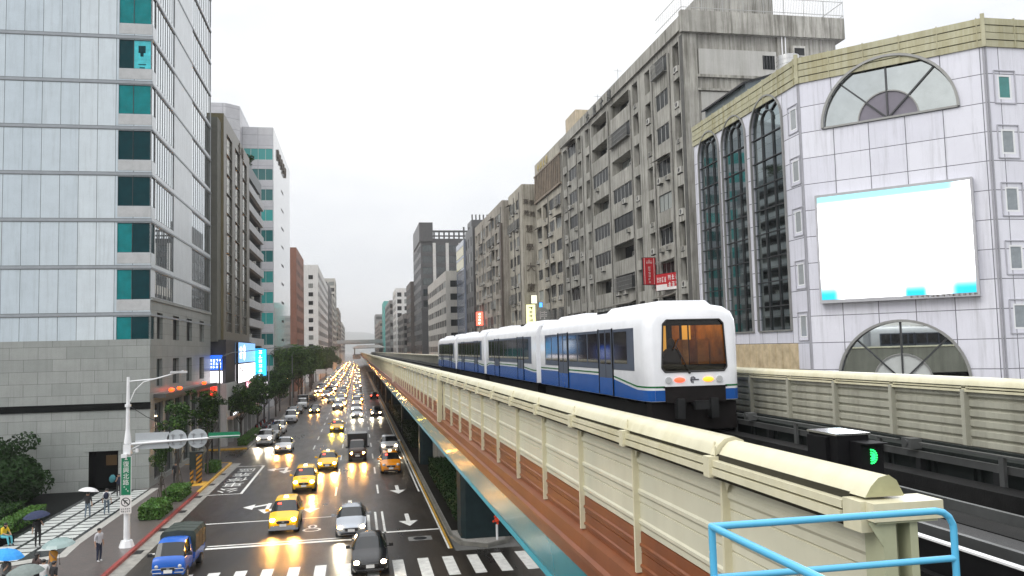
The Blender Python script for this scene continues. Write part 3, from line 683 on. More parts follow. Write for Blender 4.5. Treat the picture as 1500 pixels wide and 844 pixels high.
# ================================================================== BUILDINGS
WCACHE = {}
def window_mesh(w, h, n=2, t=.05, frame=None, glass=None, rows=1, openp=None, rnd=None):
    frame = frame or FRAMEA; glass = glass or GLASS
    key = (round(w,2), round(h,2), n, rows, round(t,3), frame.name, glass.name, openp)
    if key in WCACHE: return WCACHE[key]
    m = MB()
    m.poly([(-w/2,.03,0),(w/2,.03,0),(w/2,.03,h),(-w/2,.03,h)], 1)
    m.box(-w/2,w/2,0,.06,0,t,0); m.box(-w/2,w/2,0,.06,h-t,h,0)
    for k in range(n+1):
        x = -w/2+w*k/n; a = max(-w/2, x-t/2); b = min(w/2, x+t/2)
        if k in (0, n): a, b = (x, x+t) if k == 0 else (x-t, x)
        m.box(a,b,.002,.058,t,h-t,0)
    for k in range(1, rows): m.box(-w/2+t,w/2-t,.004,.056,h*k/rows-t/2,h*k/rows+t/2,0)
    me = m.mesh('window', [frame, glass]); WCACHE[key] = me; return me
def facade(mb, o, ang, W, z0, z1, ops, mi=0, rmi=None):
    """wall with real openings. o=(x,y) local start, ang = direction of u; openings (u0,u1,v0,v1,depth[,back])"""
    ca, sa = math.cos(ang), math.sin(ang)
    def P(u, v, d=0): return (o[0]+u*ca-d*sa, o[1]+u*sa+d*ca, v)
    us = sorted(set([0, W]+[x for q in ops for x in q[:2]])); us = [u for u in us if 0 <= u <= W]
    vs = sorted(set([z0, z1]+[x for q in ops for x in q[2:4]])); vs = [v for v in vs if z0 <= v <= z1]
    for b in range(len(vs)-1):
        vm = (vs[b]+vs[b+1])/2; start = None
        for a in range(len(us)-1):
            um = (us[a]+us[a+1])/2
            solid = not any(q[0] < um < q[1] and q[2] < vm < q[3] for q in ops)
            if solid and start is None: start = us[a]
            if start is not None and (not solid or a == len(us)-2):
                end = us[a+1] if solid else us[a]
                mb.poly([P(start,vs[b]),P(end,vs[b]),P(end,vs[b+1]),P(start,vs[b+1])], mi); start = None
    r = mi if rmi is None else rmi
    for q in ops:
        u0,u1,v0,v1,d = q[:5]
        for a, b in (((u0,v0),(u1,v0)),((u1,v0),(u1,v1)),((u1,v1),(u0,v1)),((u0,v1),(u0,v0))):
            mb.poly([P(*a),P(*b),P(*b,d),P(*a,d)], r)
        if len(q) > 5 and q[5] is not None: mb.poly([P(u0,v0,d),P(u1,v0,d),P(u1,v1,d),P(u0,v1,d)], q[5])
    return P
def put(me, name, parent, P, u, v, d, ang):
    return link(name, me, parent, P(u, v, d), ang)
def ac_mesh():
    m = MB(); m.box(-.42,.42,-.34,0,0,.56,0); m.cyl((-.08,-.345,.28),(-.08,-.341,.28),.22,n=14,m=1)
    for k in range(4): m.box(-.32,.16,-.35,-.343,.14+k*.09,.15+k*.09,0)
    m.box(-.4,-.36,-.36,0,-.1,0,1); m.box(.36,.4,-.36,0,-.1,0,1); return m.mesh('air_conditioner', [M('ac_casing', (.5,.49,.45), .5, var=.15, streak=.4), DARKM])
AC = ac_mesh()
def ac2_mesh():
    m = MB(); m.box(-.33,.33,-.3,.1,0,.42,0); m.box(-.28,.28,-.305,-.301,.05,.37,1)
    for k in range(5): m.box(-.28,.28,-.312,-.306,.08+k*.06,.1+k*.06,0)
    m.box(-.36,.36,-.32,0,-.04,0,1); return m.mesh('air_conditioner', [M('ac_casing_grimy', (.38,.37,.33), .6, var=.2, streak=.5), DARKM])
AC2 = ac2_mesh()

def awning_mesh(w):
    key = ('awn', round(w,1))
    if key not in WCACHE:
        m = MB(); m.prism([(0,.3),(-.75,0),(-.75,.05),(0,.35)], 'x', -w/2-.1, w/2+.1); WCACHE[key] = m.mesh('awning', M('rusty_awning', (.16,.15,.13), .6, var=.35, streak=.5))
    return WCACHE[key]
def cage_mesh(w):
    key = ('cage', round(w,1))
    if key not in WCACHE:
        m = MB()
        n = int(w/.22)
        for k in range(n+1): x = -w/2+w*k/n; m.box(x-.015,x+.015,-.42,-.39,0,1.4)
        for z in (0,.45,.95,1.4): m.box(-w/2,w/2,-.43,-.38,z,z+.035)
        for x in (-w/2,w/2):
            for z in (0,1.4): m.box(x-.015,x+.015,-.42,0,z,z+.03)
        m.box(-w/2,w/2,-.42,0,-.03,0); WCACHE[key] = m.mesh('window_cage', M('grey_cage_bars', (.22,.22,.21), .5, var=.2))
    return WCACHE[key]

# ---- grey concrete block beside the white building
def old_block(name, label, X, Y0, Y1, H, bays, tops, wall, depth=16, wh=1.65, seed=1, parapet=1.6, glass=None, frame=None, side=(), group=None, base_open=True, acp=.35, balp=.13, cat='apartment block', pipes=(), limit=100):
    """a right-hand block: street front faces -x at x=X from Y0 (near) to Y1; bays = (y0,y1,kind) in world Y"""
    rnd = random.Random(seed)
    t = thing(name, label, cat, (X, Y0, 0), 0, group)
    W = Y1-Y0; mb = MB(); ops = []; wins = []
    for bi, (a, b, kind) in enumerate(bays):
        u0, u1 = Y1-b, Y1-a
        for ti, top in enumerate(tops):
            if kind == 'W':
                bal = rnd.random() < balp
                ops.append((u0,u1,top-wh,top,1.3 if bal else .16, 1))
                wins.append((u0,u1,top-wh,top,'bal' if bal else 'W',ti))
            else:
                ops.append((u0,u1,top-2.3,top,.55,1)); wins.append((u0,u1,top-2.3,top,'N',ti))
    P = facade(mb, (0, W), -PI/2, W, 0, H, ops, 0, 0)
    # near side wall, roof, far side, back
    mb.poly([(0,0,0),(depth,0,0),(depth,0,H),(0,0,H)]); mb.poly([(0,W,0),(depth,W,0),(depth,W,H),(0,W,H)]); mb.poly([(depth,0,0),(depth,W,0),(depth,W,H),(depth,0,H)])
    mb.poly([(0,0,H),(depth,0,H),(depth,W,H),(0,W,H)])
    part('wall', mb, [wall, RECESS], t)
    cnt = 0
    for (u0,u1,v0,v1,k,ti) in wins:
        if cnt >= limit: break
        w = u1-u0; cnt += 1
        if k in ('W','bal') and rnd.random() < .16 and v0 > 9: put(awning_mesh(w), 'awning', t, P, (u0+u1)/2, v1-.05, 0, -PI/2)
        if k == 'W' and rnd.random() < .14 and v0 > 9: put(cage_mesh(w), 'window_cage', t, P, (u0+u1)/2, v0-.1, 0, -PI/2)
        if k == 'W':
            n = max(2, round(w/1.25)); put(window_mesh(w,v1-v0,n,.05,frame or rnd.choice((FRAMEA,FRAMEA,FRAMED)),glass), 'window', t, P, (u0+u1)/2, v0, .08, -PI/2)
            if rnd.random() < acp and v0 > 9:
                for q in range(rnd.choice((1,1,2))): put(rnd.choice((AC,AC2)), 'air_conditioner', t, P, u0+w*rnd.uniform(.15,.85), v0-.62, 0, -PI/2)
        elif k == 'bal':
            put(window_mesh(w*.55,v1-v0-.1,3,.05,FRAMED,glass), 'window', t, P, u0+w*.3, v0, 1.22, -PI/2)
            put(AC, 'air_conditioner', t, P, u1-w*.3, v0+.2, 1.0, -PI/2)
        else:
            put(window_mesh(w*.7,v1-v0-.75,1,.05,FRAMED,glass), 'window', t, P, (u0+u1)/2, v0+.75, .5, -PI/2)
            if rnd.random() < acp and v0 > 9: put(rnd.choice((AC,AC2)), 'air_conditioner', t, P, (u0+u1)/2, v0+rnd.choice((.15,-.4)), .25, -PI/2)
    for py in pipes:
        m = MB(); u = Y1-py; m.cyl(P(u,2,-.07),P(u,H-1,-.07),.07,n=7)
        v = 4
        while v < H-2: m.box(P(u,0,0)[0]-.16,P(u,0,0)[0],P(u,0,0)[1]-.09,P(u,0,0)[1]+.09,v,v+.06); v += 3.3
        part('drain_pipe', m, M('grimy_pipe', (.17,.165,.15), .6, var=.25), t)
    return t, P
tops = [38.3-3.33*k for k in range(10)]
gb, GP = old_block('apartment_block', 'tall grey stained concrete block with railed roof behind the white building', 29.4, 68.5, 113.2, 39.0,
    [(69.4,70.9,'N'),(72.4,75.7,'W'),(77.0,78.5,'N'),(80.7,82.4,'N'),(83.5,90.1,'W'),(91.7,98.1,'W'),(99.3,100.9,'N'),(103.1,104.8,'N'),(105.6,109.8,'W'),(110.8,112.6,'N')],
    tops, CONC, depth=15.4, seed=11, acp=.5, balp=.16, pipes=(71.7,76.3,83.0,91.0,98.7,102.2,105.2,110.3,113.0))
m = MB(); m.box(-.25,16.1,-.55,.0,38.7,40.7); m.box(-.25,0,0,44.7,39.0,40.3); m.box(15.4,16.1,0,44.7,38.7,40.7); m.box(-.25,16.1,44.5,44.7,39,40.3)
part('parapet', m, CONC, gb)
m = MB(); m.box(1.5,9.2,-.14,-.002,34.9,37.3,0); m.box(1.3,10.4,-.22,-.003,34.65,34.9,1); m.box(1.3,10.4,-.22,-.003,33.4,33.6,1); m.box(9.3,10.4,-.25,-.004,20,38.7,1); m.box(.0,1.3,-.2,-.004,10,38.7,1); m.box(1.6,9.2,-.10,-.002,25,33.3,0)
part('side_pier', m, [M('pale_side_wall_render', (.45,.445,.42), .8, var=.12, scale=.3, streak=.45, streakcol=(.25,.24,.2)), CONC], gb)
m = MB(); m.cyl((9.7,-.35,22),(9.7,-.35,40.5),.06,n=7); m.cyl((10.05,-.35,22),(10.05,-.35,40.5),.06,n=7); part('drain_pipe', m, WHITE, gb)
m = MB(); m.box(7.8,9.0,-.16,-.145,35.6,36.9,0)
for k in range(4): m.box(7.85+k*.3,7.95+k*.3,-.19,-.16,35.6,36.9,1)
part('window', m, [GLASS, FRAMED], gb)
m = MB(); m.box(10.7,11.9,-.6,-.01,36.8,37.8,0); m.box(10.9,11.7,-.3,-.01,34.8,36.8,1); m.box(10.8,11.8,-.615,-.601,36.9,37.6,1); part('air_conditioner', m, [M('ac_casing', ()), DARKM], gb)
m = MB(); m.box(-.04,.6,-.05,.65,8,38.6); part('dark_corner_strip', m, M('dark_grey_strip', (.09,.088,.08), .7, var=.3, streak=.5), gb)  # upright dark strip down the near corner of the block
m = MB(); m.box(7.9,9.3,-.5,-.15,31.3,32.2,0); part('air_conditioner', m, [DARKM], gb)
link('air_conditioner', AC, gb, (8.5,-.5,31.5), 0)
m = MB()                                                            # roof railing
for i in range(9): m.box(-.2+i*2.03,-.16+i*2.03,-.5,-.46,40.7,42.3)
for z in (40.95, 42.25): m.box(-.2,16.1,-.5,-.46,z,z+.05); m.box(-.2,-.16,-.46,6,z,z+.05); m.box(16.05,16.1,-.46,6,z,z+.05)
for i in range(100):
    x = -.1+i*.163; m.box(x,x+.022,-.49,-.47,40.7,42.55)
for i in range(12): m.box(-.19,-.17,i*.5,.022+i*.5,40.7,42.3)
part('roof_railing', m, M('railing_galvanised', (.4,.4,.39), .4, .4), gb)
m = MB(); m.box(3.0,10.0,2.5,9,39,43.6); m.box(8.6,10.4,2.2,3.5,39,44.5); part('stair_tower', m, CONC, gb)
m = MB()
for y, h in ((45-18, 41.5),(45-26,42)): m.cyl((.2,y,40),(.2,y,h),.03,n=5); m.box(-.3,.7,y-.015,y+.015,h-.3,h-.26)
part('roof_antenna', m, STEELG, gb)
m = MB(); m.box(.5,5,38.5,44,39,43.0); part('roof_room', m, M('beige_roof_room', (.5,.42,.3), .7, var=.15, streak=.4), gb)
for k, ch in enumerate('企業大樓'):
    lettering(ch, 1.5, M('dark_letter_metal', (.09,.09,.085), .5), gb, (-.3, 30.0-3.0*k, 39.3), (PI/2, 0, -PI/2), .05)

# ---- ribbed-top block, beige lettered block, and the row beyond
def regbays(y0, y1, n, gap, kinds='W'):
    w = (y1-y0)/n; return [(y0+k*w+gap, y0+(k+1)*w-gap, kinds[k % len(kinds)]) for k in range(n)]
rb, RP = old_block('apartment_block', 'stained beige block with a screen of vertical fins under its roof', 29.4, 113.4, 131.4, 40.6, regbays(114.0,131,4,.55,'WWNW'), [32.9-3.33*k for k in range(8)], CONC2, seed=5, acp=.5, balp=.05, pipes=(113.8,122.4))
m = MB()
for k in range(15): u = 114.2-113.4+k*1.15; m.box(-.28,.0,u,u+.34,34.3,38.4)
m.box(-.3,0,.2,17.8,34.0,34.3); m.box(-.3,0,.2,17.8,38.4,38.6); part('fin_screen', m, M('rusty_fin_concrete', (.25,.2,.15), .7, var=.3, streak=.6), rb)
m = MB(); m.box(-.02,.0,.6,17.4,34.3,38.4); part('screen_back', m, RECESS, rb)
for k, ch in enumerate('中興大樓'):
    lettering(ch, 1.3, M('yellow_roof_letter', (.5,.4,.17), .5), rb, (-.06, 15.2-2.0*k, 39.5), (PI/2, 0, -PI/2), .05)
b3, P3 = old_block('apartment_block', 'beige block with big dark characters down its blank side wall', 27.2, 131.9, 144.2, 37.6, regbays(134.5,144,3,.45,'WWW'), [35.6-3.15*k for k in range(9)], CONC2, seed=8, acp=.55, balp=.05, pipes=(134.2,139))
LET = M('dark_wall_character', (.10,.08,.06), .6)
for ch, x, z, s in (('商',.65,34.6,.95),('學',1.65,34.4,.95),('苑',.7,32.7,.95),('苑',1.7,32.5,.95),('慧',1.15,30.0,1.35),('學',1.15,26.9,1.35),('大',1.2,23.6,1.5),('廈',1.2,20.2,1.5)):
    lettering(ch, s, LET, b3, (x,-.06,z), (PI/2,0,0), .05)
b4, P4 = old_block('apartment_block', 'beige block with many air conditioners and brown pier on its near corner', 26.1, 144.6, 179.4, 37.2, regbays(146,179,9,.5,'WNWWNW'), [35.2-3.1*k for k in range(8)], CONC3, seed=9, acp=.4, balp=.08, pipes=(146,157,168))
m = MB(); m.box(-.4,-.01,-.02,1.4,8,33); part('corner_pier', m, M('dark_brown_tile', (.09,.07,.055), .5, var=.3), b4)
m = MB(); m.box(5,9,12,18,37.2,41.5); m.box(2,3,2,3,37.2,38.6); part('stair_tower', m, M('pale_roof_room', (.5,.48,.45), .6, var=.15, streak=.4), b4)
def glass_block(name, label, X, Y0, Y1, H, wall, glass, nx, nz, depth=16, vis=90, face=None, side_n=0, cat='office building', bw=.78, z0=9, hh=.62, frame=None, mirror=1, group=None):
    """far block on either side: mirror=1 faces -x, mirror=-1 faces +x; windows on the street front and optionally on the near side"""
    t = thing(name, label, cat, (X, Y0, 0), 0, group)
    W = Y1-Y0; mb = MB(); D = depth*mirror
    ops = []; dz = (H-1.5-z0)/nz; du = W/nx
    for j in range(nz):
        for i in range(nx): ops.append((du*(i+.5-bw/2), du*(i+.5+bw/2), z0+dz*(j+.2), z0+dz*(j+.2+hh), .15, 0))
    ang = -PI/2 if mirror > 0 else PI/2
    P = facade(mb, (0, W) if mirror > 0 else (0, 0), ang, W, 0, H, ops)
    sops = []
    if side_n:
        ds = depth/side_n if side_n < 50 else depth
        sops = [(ds*(i+.5-bw/2), ds*(i+.5+bw/2), z0+dz*(j+.2), z0+dz*(j+.2+hh), .15, 0) for j in range(nz) for i in range(side_n)]
    P2 = facade(mb, (0,0) if mirror > 0 else (D,0), 0, depth, 0, H, sops)
    mb.poly([(0,W,0),(D,W,0),(D,W,H),(0,W,H)]); mb.poly([(D,0,0),(D,W,0),(D,W,H),(D,0,H)]); mb.poly([(0,0,H),(D,0,H),(D,W,H),(0,W,H)])
    part('wall', mb, wall, t)
    c = 0
    for q in ops[::-1]:
        if c >= vis: break
        c += 1; put(window_mesh(q[1]-q[0],q[3]-q[2],max(1,round((q[1]-q[0])/1.6)),.07,frame or FRAMED,glass), 'window', t, P, (q[0]+q[1])/2, q[2], .06, ang)
    for q in sops[::-1]:
        if c >= vis+40 or c >= 100: break
        c += 1; put(window_mesh(q[1]-q[0],q[3]-q[2],max(1,round((q[1]-q[0])/1.6)),.07,frame or FRAMED,glass), 'window', t, P2, (q[0]+q[1])/2, q[2], .06, 0)
    return t
DKSTONE = M('dark_stone_cladding', (.065,.065,.066), .4, var=.2, streak=.3); GREYST = M('grey_stone_cladding', (.2,.195,.185), .6, var=.15, scale=.3, streak=.5)
PALEC = M('pale_render', (.44,.425,.39), .7, var=.1, scale=.3, streak=.45, streakcol=(.15,.14,.12)); WHITEC = M('white_render', (.6,.6,.585), .6, var=.07, scale=.3, streak=.35, streakcol=(.25,.25,.23))
BRST = M('brownish_far_render', (.24,.205,.17), .7, var=.15, scale=.3, streak=.5); BLGL = M('pale_blue_glass_panel', (.22,.25,.31), .12, var=.25, scale=.3, spec=.8)
g5 = glass_block('office_building', 'narrow dark office block with a strip of pale blue glass', 25.6, 179.6, 192, 37.8, DKSTONE, GLASS, 3, 8, bw=.5)
t = glass_block('office_building', 'slim block faced with pale blue and yellow glass bands', 25.2, 192.3, 207, 36.5, BLGL, BLGL, 1, 9, bw=.96, hh=.86)
m = MB()
for k in (3, 4): m.box(-.03,-.01,.4,14.2,9+k*2.9+12.2,9+k*2.9+14.4)
part('yellow_glass_band', m, M('pale_yellow_glass', (.42,.38,.16), .15, var=.1), t)
glass_block('office_building', 'pale beige block with rounded corner and wide side windows', 22.5, 208, 262, 30.5, PALEC, GLASS, 9, 6, side_n=1, bw=.8, depth=11, hh=.5)
tw = glass_block('office_tower', 'dark tower with pale vertical piers and open roof frame', 21.5, 276, 312, 48, DKSTONE, GLASSD, 6, 10, side_n=6, depth=27, bw=.72)
m = MB()
for k in range(7):
    x = .2+k*4.4
    if k not in (0,): m.box(x-.5,x+.5,-.5,0,0,46.5)
part('pale_pier', m, M('pale_stone_pier', (.5,.49,.47), .6, var=.1), tw)
m = MB(); m.box(-.4,4.2,-.5,30,47,53.5)
for k in range(9): m.box(4.4+k*1.7,4.9+k*1.7,-.3,.3,48,50.4 if k < 6 else 52)
m.box(4,18,-.4,.4,50.2,50.8); m.box(4,18,-.4,.4,48.7,49.1); m.box(17.5,27,-.4,10,48,54.5)
for k in range(8): m.box(17.6+k*1.3,18.0+k*1.3,-.5,.2,54.5,56.3)
part('roof_frame', m, DKSTONE, tw)
t = glass_block('office_building', 'dark brown block with one yellow glass strip', 20.6, 318, 345, 37, M('dark_brown_stone', (.085,.072,.062), .5, var=.2, streak=.3), GLASSD, 4, 7, side_n=0, depth=16)
m = MB(); m.box(3.6,5.6,-.15,-.005,16,33); part('glass_strip', m, Mlight('yellow_lit_glass', (.55,.45,.12), .55), t)
glass_block('office_building', 'white many windowed block beyond the dark brown one', 19.0, 405, 440, 41, WHITEC, GLASS, 5, 9, side_n=4, depth=14, bw=.6)
glass_block('office_building', 'low grey striped block beyond the dark brown one', 19.6, 352, 398, 26, GREYST, GLASS, 6, 5, side_n=2, depth=12, bw=.9)
t = glass_block('office_building', 'far block wrapped in turquoise scaffold netting', 18.2, 560, 600, 44, M('turquoise_netting', (.1,.36,.33), .8, var=.15), GLASS, 3, 4, side_n=2, depth=20, bw=.3)
glass_block('office_building', 'grey block in front of the turquoise netting', 18.4, 470, 545, 39, GREYST, GLASS, 8, 8, side_n=3, depth=9)
glass_block('office_building', 'distant stepped grey block above the far bridge', 20, 900, 950, 50, GREYST, GLASS, 6, 8, side_n=4, depth=32)
glass_block('office_building', 'distant low block closing the right end of the street', 24, 1050, 1080, 41, GREYST, GLASS, 6, 8, side_n=4, depth=42)
glass_block('office_building', 'distant brownish block beyond the far bridge', 17.5, 650, 800, 34, BRST, GLASS, 9, 7, side_n=3, depth=14)

# ---- white panelled building with arched glass and the big screen
wb = thing('department_store', 'white panelled store with arched windows and yellowed cornice', 'store', (28.8, 48.5, 0))
FA = (0.0, 17.0)                                                    # local: left front from (0,17) to (0,0); facet (0,0)->(7.5,-7.7); right front from there along +x
FX, FY = 7.5, -7.7; FL = math.hypot(FX, FY); FANG = math.atan2(FY, FX)
H0, H1 = 27.4, 29.15
mb = MB()
def arch(u0, u1, zs, n=12):
    c = (u0+u1)/2; r = (u1-u0)/2; return [(c+r*math.cos(PI*k/n), zs+r*math.sin(PI*k/n)) for k in range(n+1)]
def walls_with_holes(outer, holes, P, mi=0):
    vs = [Vector((a,b,0)) for a, b in outer]; hs = [[Vector((a,b,0)) for a, b in h] for h in holes]
    al = vs+[v for h in hs for v in h]
    for t in tessellate_polygon([vs]+hs): mb.poly([P(al[k].x, al[k].y) for k in t], mi)
    for h in holes:
        for a, b in zip(h, h[1:]+h[:1]): mb.poly([P(*a),P(*b),P(*b,.25),P(*a,.25)], mi)
def mkP(o, ang):
    ca, sa = math.cos(ang), math.sin(ang)
    return lambda u, v, d=0: (o[0]+u*ca-d*sa, o[1]+u*sa+d*ca, v)
PL = mkP((0,17), -PI/2); PF = mkP((0,0), FANG); PR = mkP((FX,FY), 0)
# left front: u = 17-y ; arches
arches = [(1.0,4.9),(5.5,9.5),(10.3,14.9)]
holes = []
for a, b in arches:
    zs = 27.95-(b-a)/2; holes.append([(a,11.2),(b,11.2)]+arch(a,b,zs))
small = []
for z in (24.5,21.0,17.6,14.1,10.7): small.append((15.85,16.65,z,z+1.45))
hs2 = [[(a,c),(b,c),(b,d),(a,d)] for a,b,c,d in small]
walls_with_holes([(0,0),(17,0),(17,28.1),(0,28.1)], holes+hs2, PL)
# facet
c0 = 5.35; up = (24.15, 3.85); lo = (7.9, 3.6)
def semi(c, z, r, n=28): return [(c+r*math.cos(PI*k/n), z+r*math.sin(PI*k/n)) for k in range(n+1)]
walls_with_holes([(0,0),(FL,0),(FL,28.2),(0,28.2)], [semi(c0,*up), semi(c0,*lo)], PF)
RW = 34.0
rsm = [(.75,1.65,z,z+1.45) for z in (24.3,21.05,17.65,14.25,10.85)]
hb = [semi(8.2,24.2,3.85), semi(8.2,7.9,3.6)]
walls_with_holes([(0,0),(RW,0),(RW,28.2),(0,28.2)], [[(a,c),(b,c),(b,d),(a,d)] for a,b,c,d in rsm]+hb, PR)
mb.poly([(0,17,0),(20,17,0),(20,17,28.2),(0,17,28.2)]); mb.poly([(0,17,28.2),(20,17,28.2),(FX+RW,12,28.2),(FX+RW,FY,28.2),(FX,FY,28.2),(0,0,28.2)]); mb.poly([(FX+RW,FY,0),(FX+RW,12,0),(FX+RW,12,28.2),(FX+RW,FY,28.2)]); mb.poly([(20,17,0),(FX+RW,12,0),(FX+RW,12,28.2),(20,17,28.2)])
part('wall', mb, WPANEL, wb)
# corner strips
m = MB()
for P_, u in ((PL,16.93),(PF,.0),(PF,FL-.12),(PR,.0)):
    a, b, c, d = P_(u,0,-.05), P_(u+.1,0,-.05), P_(u+.1,0,0), P_(u,0,0)
    m.prism([(p[0],p[1]) for p in (a,b,c,d)], 'z', 0, 27.4)
part('corner_strip', m, M('grey_strip', (.3,.3,.33), .4), wb)
# cornice: four boards, cut for the arches by sitting behind their rims
for P_, L_, sk in ((PL,17.0,[(a,b) for a,b in arches]),(PF,FL,[]),(PR,RW,[])):
    m = MB()
    for k in range(4):
        z0 = H0+k*.44; d = -.10-.03*(k % 2)
        a, b, c, e = P_(-.06,0,d), P_(L_+.06,0,d), P_(L_,0,0), P_(0,0,0)
        m.prism([(p[0],p[1]) for p in (a,b,c,e)], 'z', z0, z0+.385)
    a, b, c, e = P_(-.02,0,-.04), P_(L_+.02,0,-.04), P_(L_,0,0), P_(0,0,0); m.prism([(p[0],p[1]) for p in (a,b,c,e)], 'z', H0+.02, H1-.05, 1)
    u = 2.0
    while u < L_:
        a, b, c, e = P_(u,0,-.15), P_(u+.06,0,-.15), P_(u+.06,0,0), P_(u,0,0); m.prism([(p[0],p[1]) for p in (a,b,c,e)], 'z', H0, H1+.02); u += 2.1
    part('cornice', m, [TRIM, M('cornice_gap_shade', (.1,.09,.05), .8)], wb)  # dark olive backing paints shade into the gaps between boards
for P_, u in ((PF,-.12),(PF,FL-.1)):
    m = MB()
    a, b, c, e = P_(u,0,-.19), P_(u+.22,0,-.19), P_(u+.22,0,0), P_(u,0,0); m.prism([(p[0],p[1]) for p in (a,b,c,e)], 'z', H0-.02, H1+.2); part('cornice_post', m, TRIM, wb)
RIMC = M('arch_rim_grey', (.26,.26,.25), .35, .3)
def bar(m, P_, a, b, w=.07, d0=.02, d1=.12, mi=0):
    (u0,v0),(u1,v1) = a, b; L_ = math.hypot(u1-u0, v1-v0); nx, ny = -(v1-v0)/L_*w/2, (u1-u0)/L_*w/2
    q = [(u0+nx,v0+ny),(u1+nx,v1+ny),(u1-nx,v1-ny),(u0-nx,v0-ny)]
    f = [P_(*p,d0) for p in q]; g = [P_(*p,d1) for p in q]; m.poly(f, mi)
    for k in range(4): m.poly([f[k],f[(k+1)%4],g[(k+1)%4],g[k]], mi)
AGL = Mbrick('arched_dark_glass', (.27,.33,.345), (.46,.53,.53), (.1,.11,.11), 1.31, 1.75, .01, 0, rough=.03, metal=1.0, bump=0, vary=.5)
for (a, b), h in zip(arches, holes):
    zs = 27.95-(b-a)/2; c = (a+b)/2; r = (b-a)/2
    m = MB(); m.poly([PL(u,v,.14) for u, v in h], 1)
    k = 0
    z = 11.2+1.75
    for fu in (1/3, 2/3): bar(m, PL, (a+(b-a)*fu,11.2), (a+(b-a)*fu,zs+r*.35), .055)
    while z < zs+.3: bar(m, PL, (a,z), (b,z), .06); z += 1.75
    pts = arch(a+r*.62,b-r*.62,zs+r*.18,10)
    for p, q in zip(pts[:-1], pts[1:]): bar(m, PL, p, q, .07)
    for an in (45,90,135): bar(m, PL, (c+r*.4*math.cos(R(an)), zs+r*.2+r*.4*math.sin(R(an))), (c+r*math.cos(R(an)), zs+r*math.sin(R(an))), .07)
    o = part('arched_window', m, [FRAMED, AGL], wb)
    m = MB(); pts = [(b,11.2)]+arch(a,b,zs,14)+[(a,11.2)]
    for p, q in zip(pts[:-1], pts[1:]): bar(m, PL, p, q, .11, -.15, .0)
    bar(m, PL, (a,11.2), (b,11.2), .12, -.1, .0); part('window_rim', m, RIMC, o)
def half(P_, c, z, r, inner_mat, label=None):
    m = MB(); m.poly([P_(u,v,.16) for u, v in semi(c,z,r)], 1)
    for an in (45,90,135): bar(m, P_, (c,z), (c+r*math.cos(R(an)),z+r*math.sin(R(an))), .09)
    o = part('half_round_window', m, [FRAMED, GLASSG], wb)
    m = MB(); pts = semi(c,z,r+.05)
    for p, q in zip(pts[:-1], pts[1:]): bar(m, P_, p, q, .15, -.2, .0)
    bar(m, P_, (c-r-.05,z), (c+r+.05,z), .12, -.12, .0); part('window_rim', m, RIMC, o)
    m = MB(); m.poly([P_(u,v,.13) for u, v in semi(c,z,r*.45)], 0); pts = semi(c,z,r*.45)
    for p, q in zip(pts[:-1], pts[1:]): bar(m, P_, p, q, .08, .05, .13, 1)
    part('inner_disc', m, [inner_mat, RIMC], o)
PUR = M('purple_grey_disc', (.17,.155,.19), .3, var=.1); PALED = M('pale_disc', (.45,.47,.46), .3, var=.08)
half(PF, c0, *up, PUR); half(PF, c0, *lo, PALED); half(PR, 8.2, 24.2, 3.85, PUR); half(PR, 8.2, 7.9, 3.6, PALED)
wm = window_mesh(.8,1.45,1,.07,WHITE,M('frosted_pane', (.33,.35,.36), .1, var=.1))
wm2 = [window_mesh(.9,1.45,1,.1,WHITE,M('pale_teal_pane', (.05,.22,.21), .08, var=.2))]+[window_mesh(.9,1.45,1,.1,WHITE,M('grey_pane', (.25,.28,.3), .08, var=.2))]*4
for k, (a,b,c,d) in enumerate(small): put(wm, 'window', wb, PL, (a+b)/2, c, .0, -PI/2)
for k, (a,b,c,d) in enumerate(rsm): put(wm2[k], 'window', wb, PR, (a+b)/2, c, .0, 0)
SURR = M('pale_grey_strip', (.42,.42,.46), .4)
for a,b,c,d in small:
    m = MB()
    for p, q in (((a-.2,c-.2),(b+.2,c-.2)),((a-.2,d+.2),(b+.2,d+.2)),((a-.2,c-.2),(a-.2,d+.2)),((b+.2,c-.2),(b+.2,d+.2))): bar(m, PL, p, q, .06, -.06, 0)
    part('window_surround', m, SURR, wb)
for a,b,c,d in rsm:
    m = MB()
    for p, q in (((a-.25,c-.25),(b+.25,c-.25)),((a-.25,d+.25),(b+.25,d+.25)),((a-.25,c-.25),(a-.25,d+.25)),((b+.25,c-.25),(b+.25,d+.25))): bar(m, PR, p, q, .06, -.06, 0)
    part('window_surround', m, SURR, wb)
m = MB(); m.box(-.05,-.005,1.5,13,8.2,10.3)
for k in range(12): m.box(-.08,-.05,1.6+k*.95,1.7+k*.95,8.2,10.3)
part('lower_shopfront', m, M('warm_lit_shopfront', (.36,.31,.22), .4, var=.4, scale=1.2, emit=(.8,.55,.25), es=.10), wb)
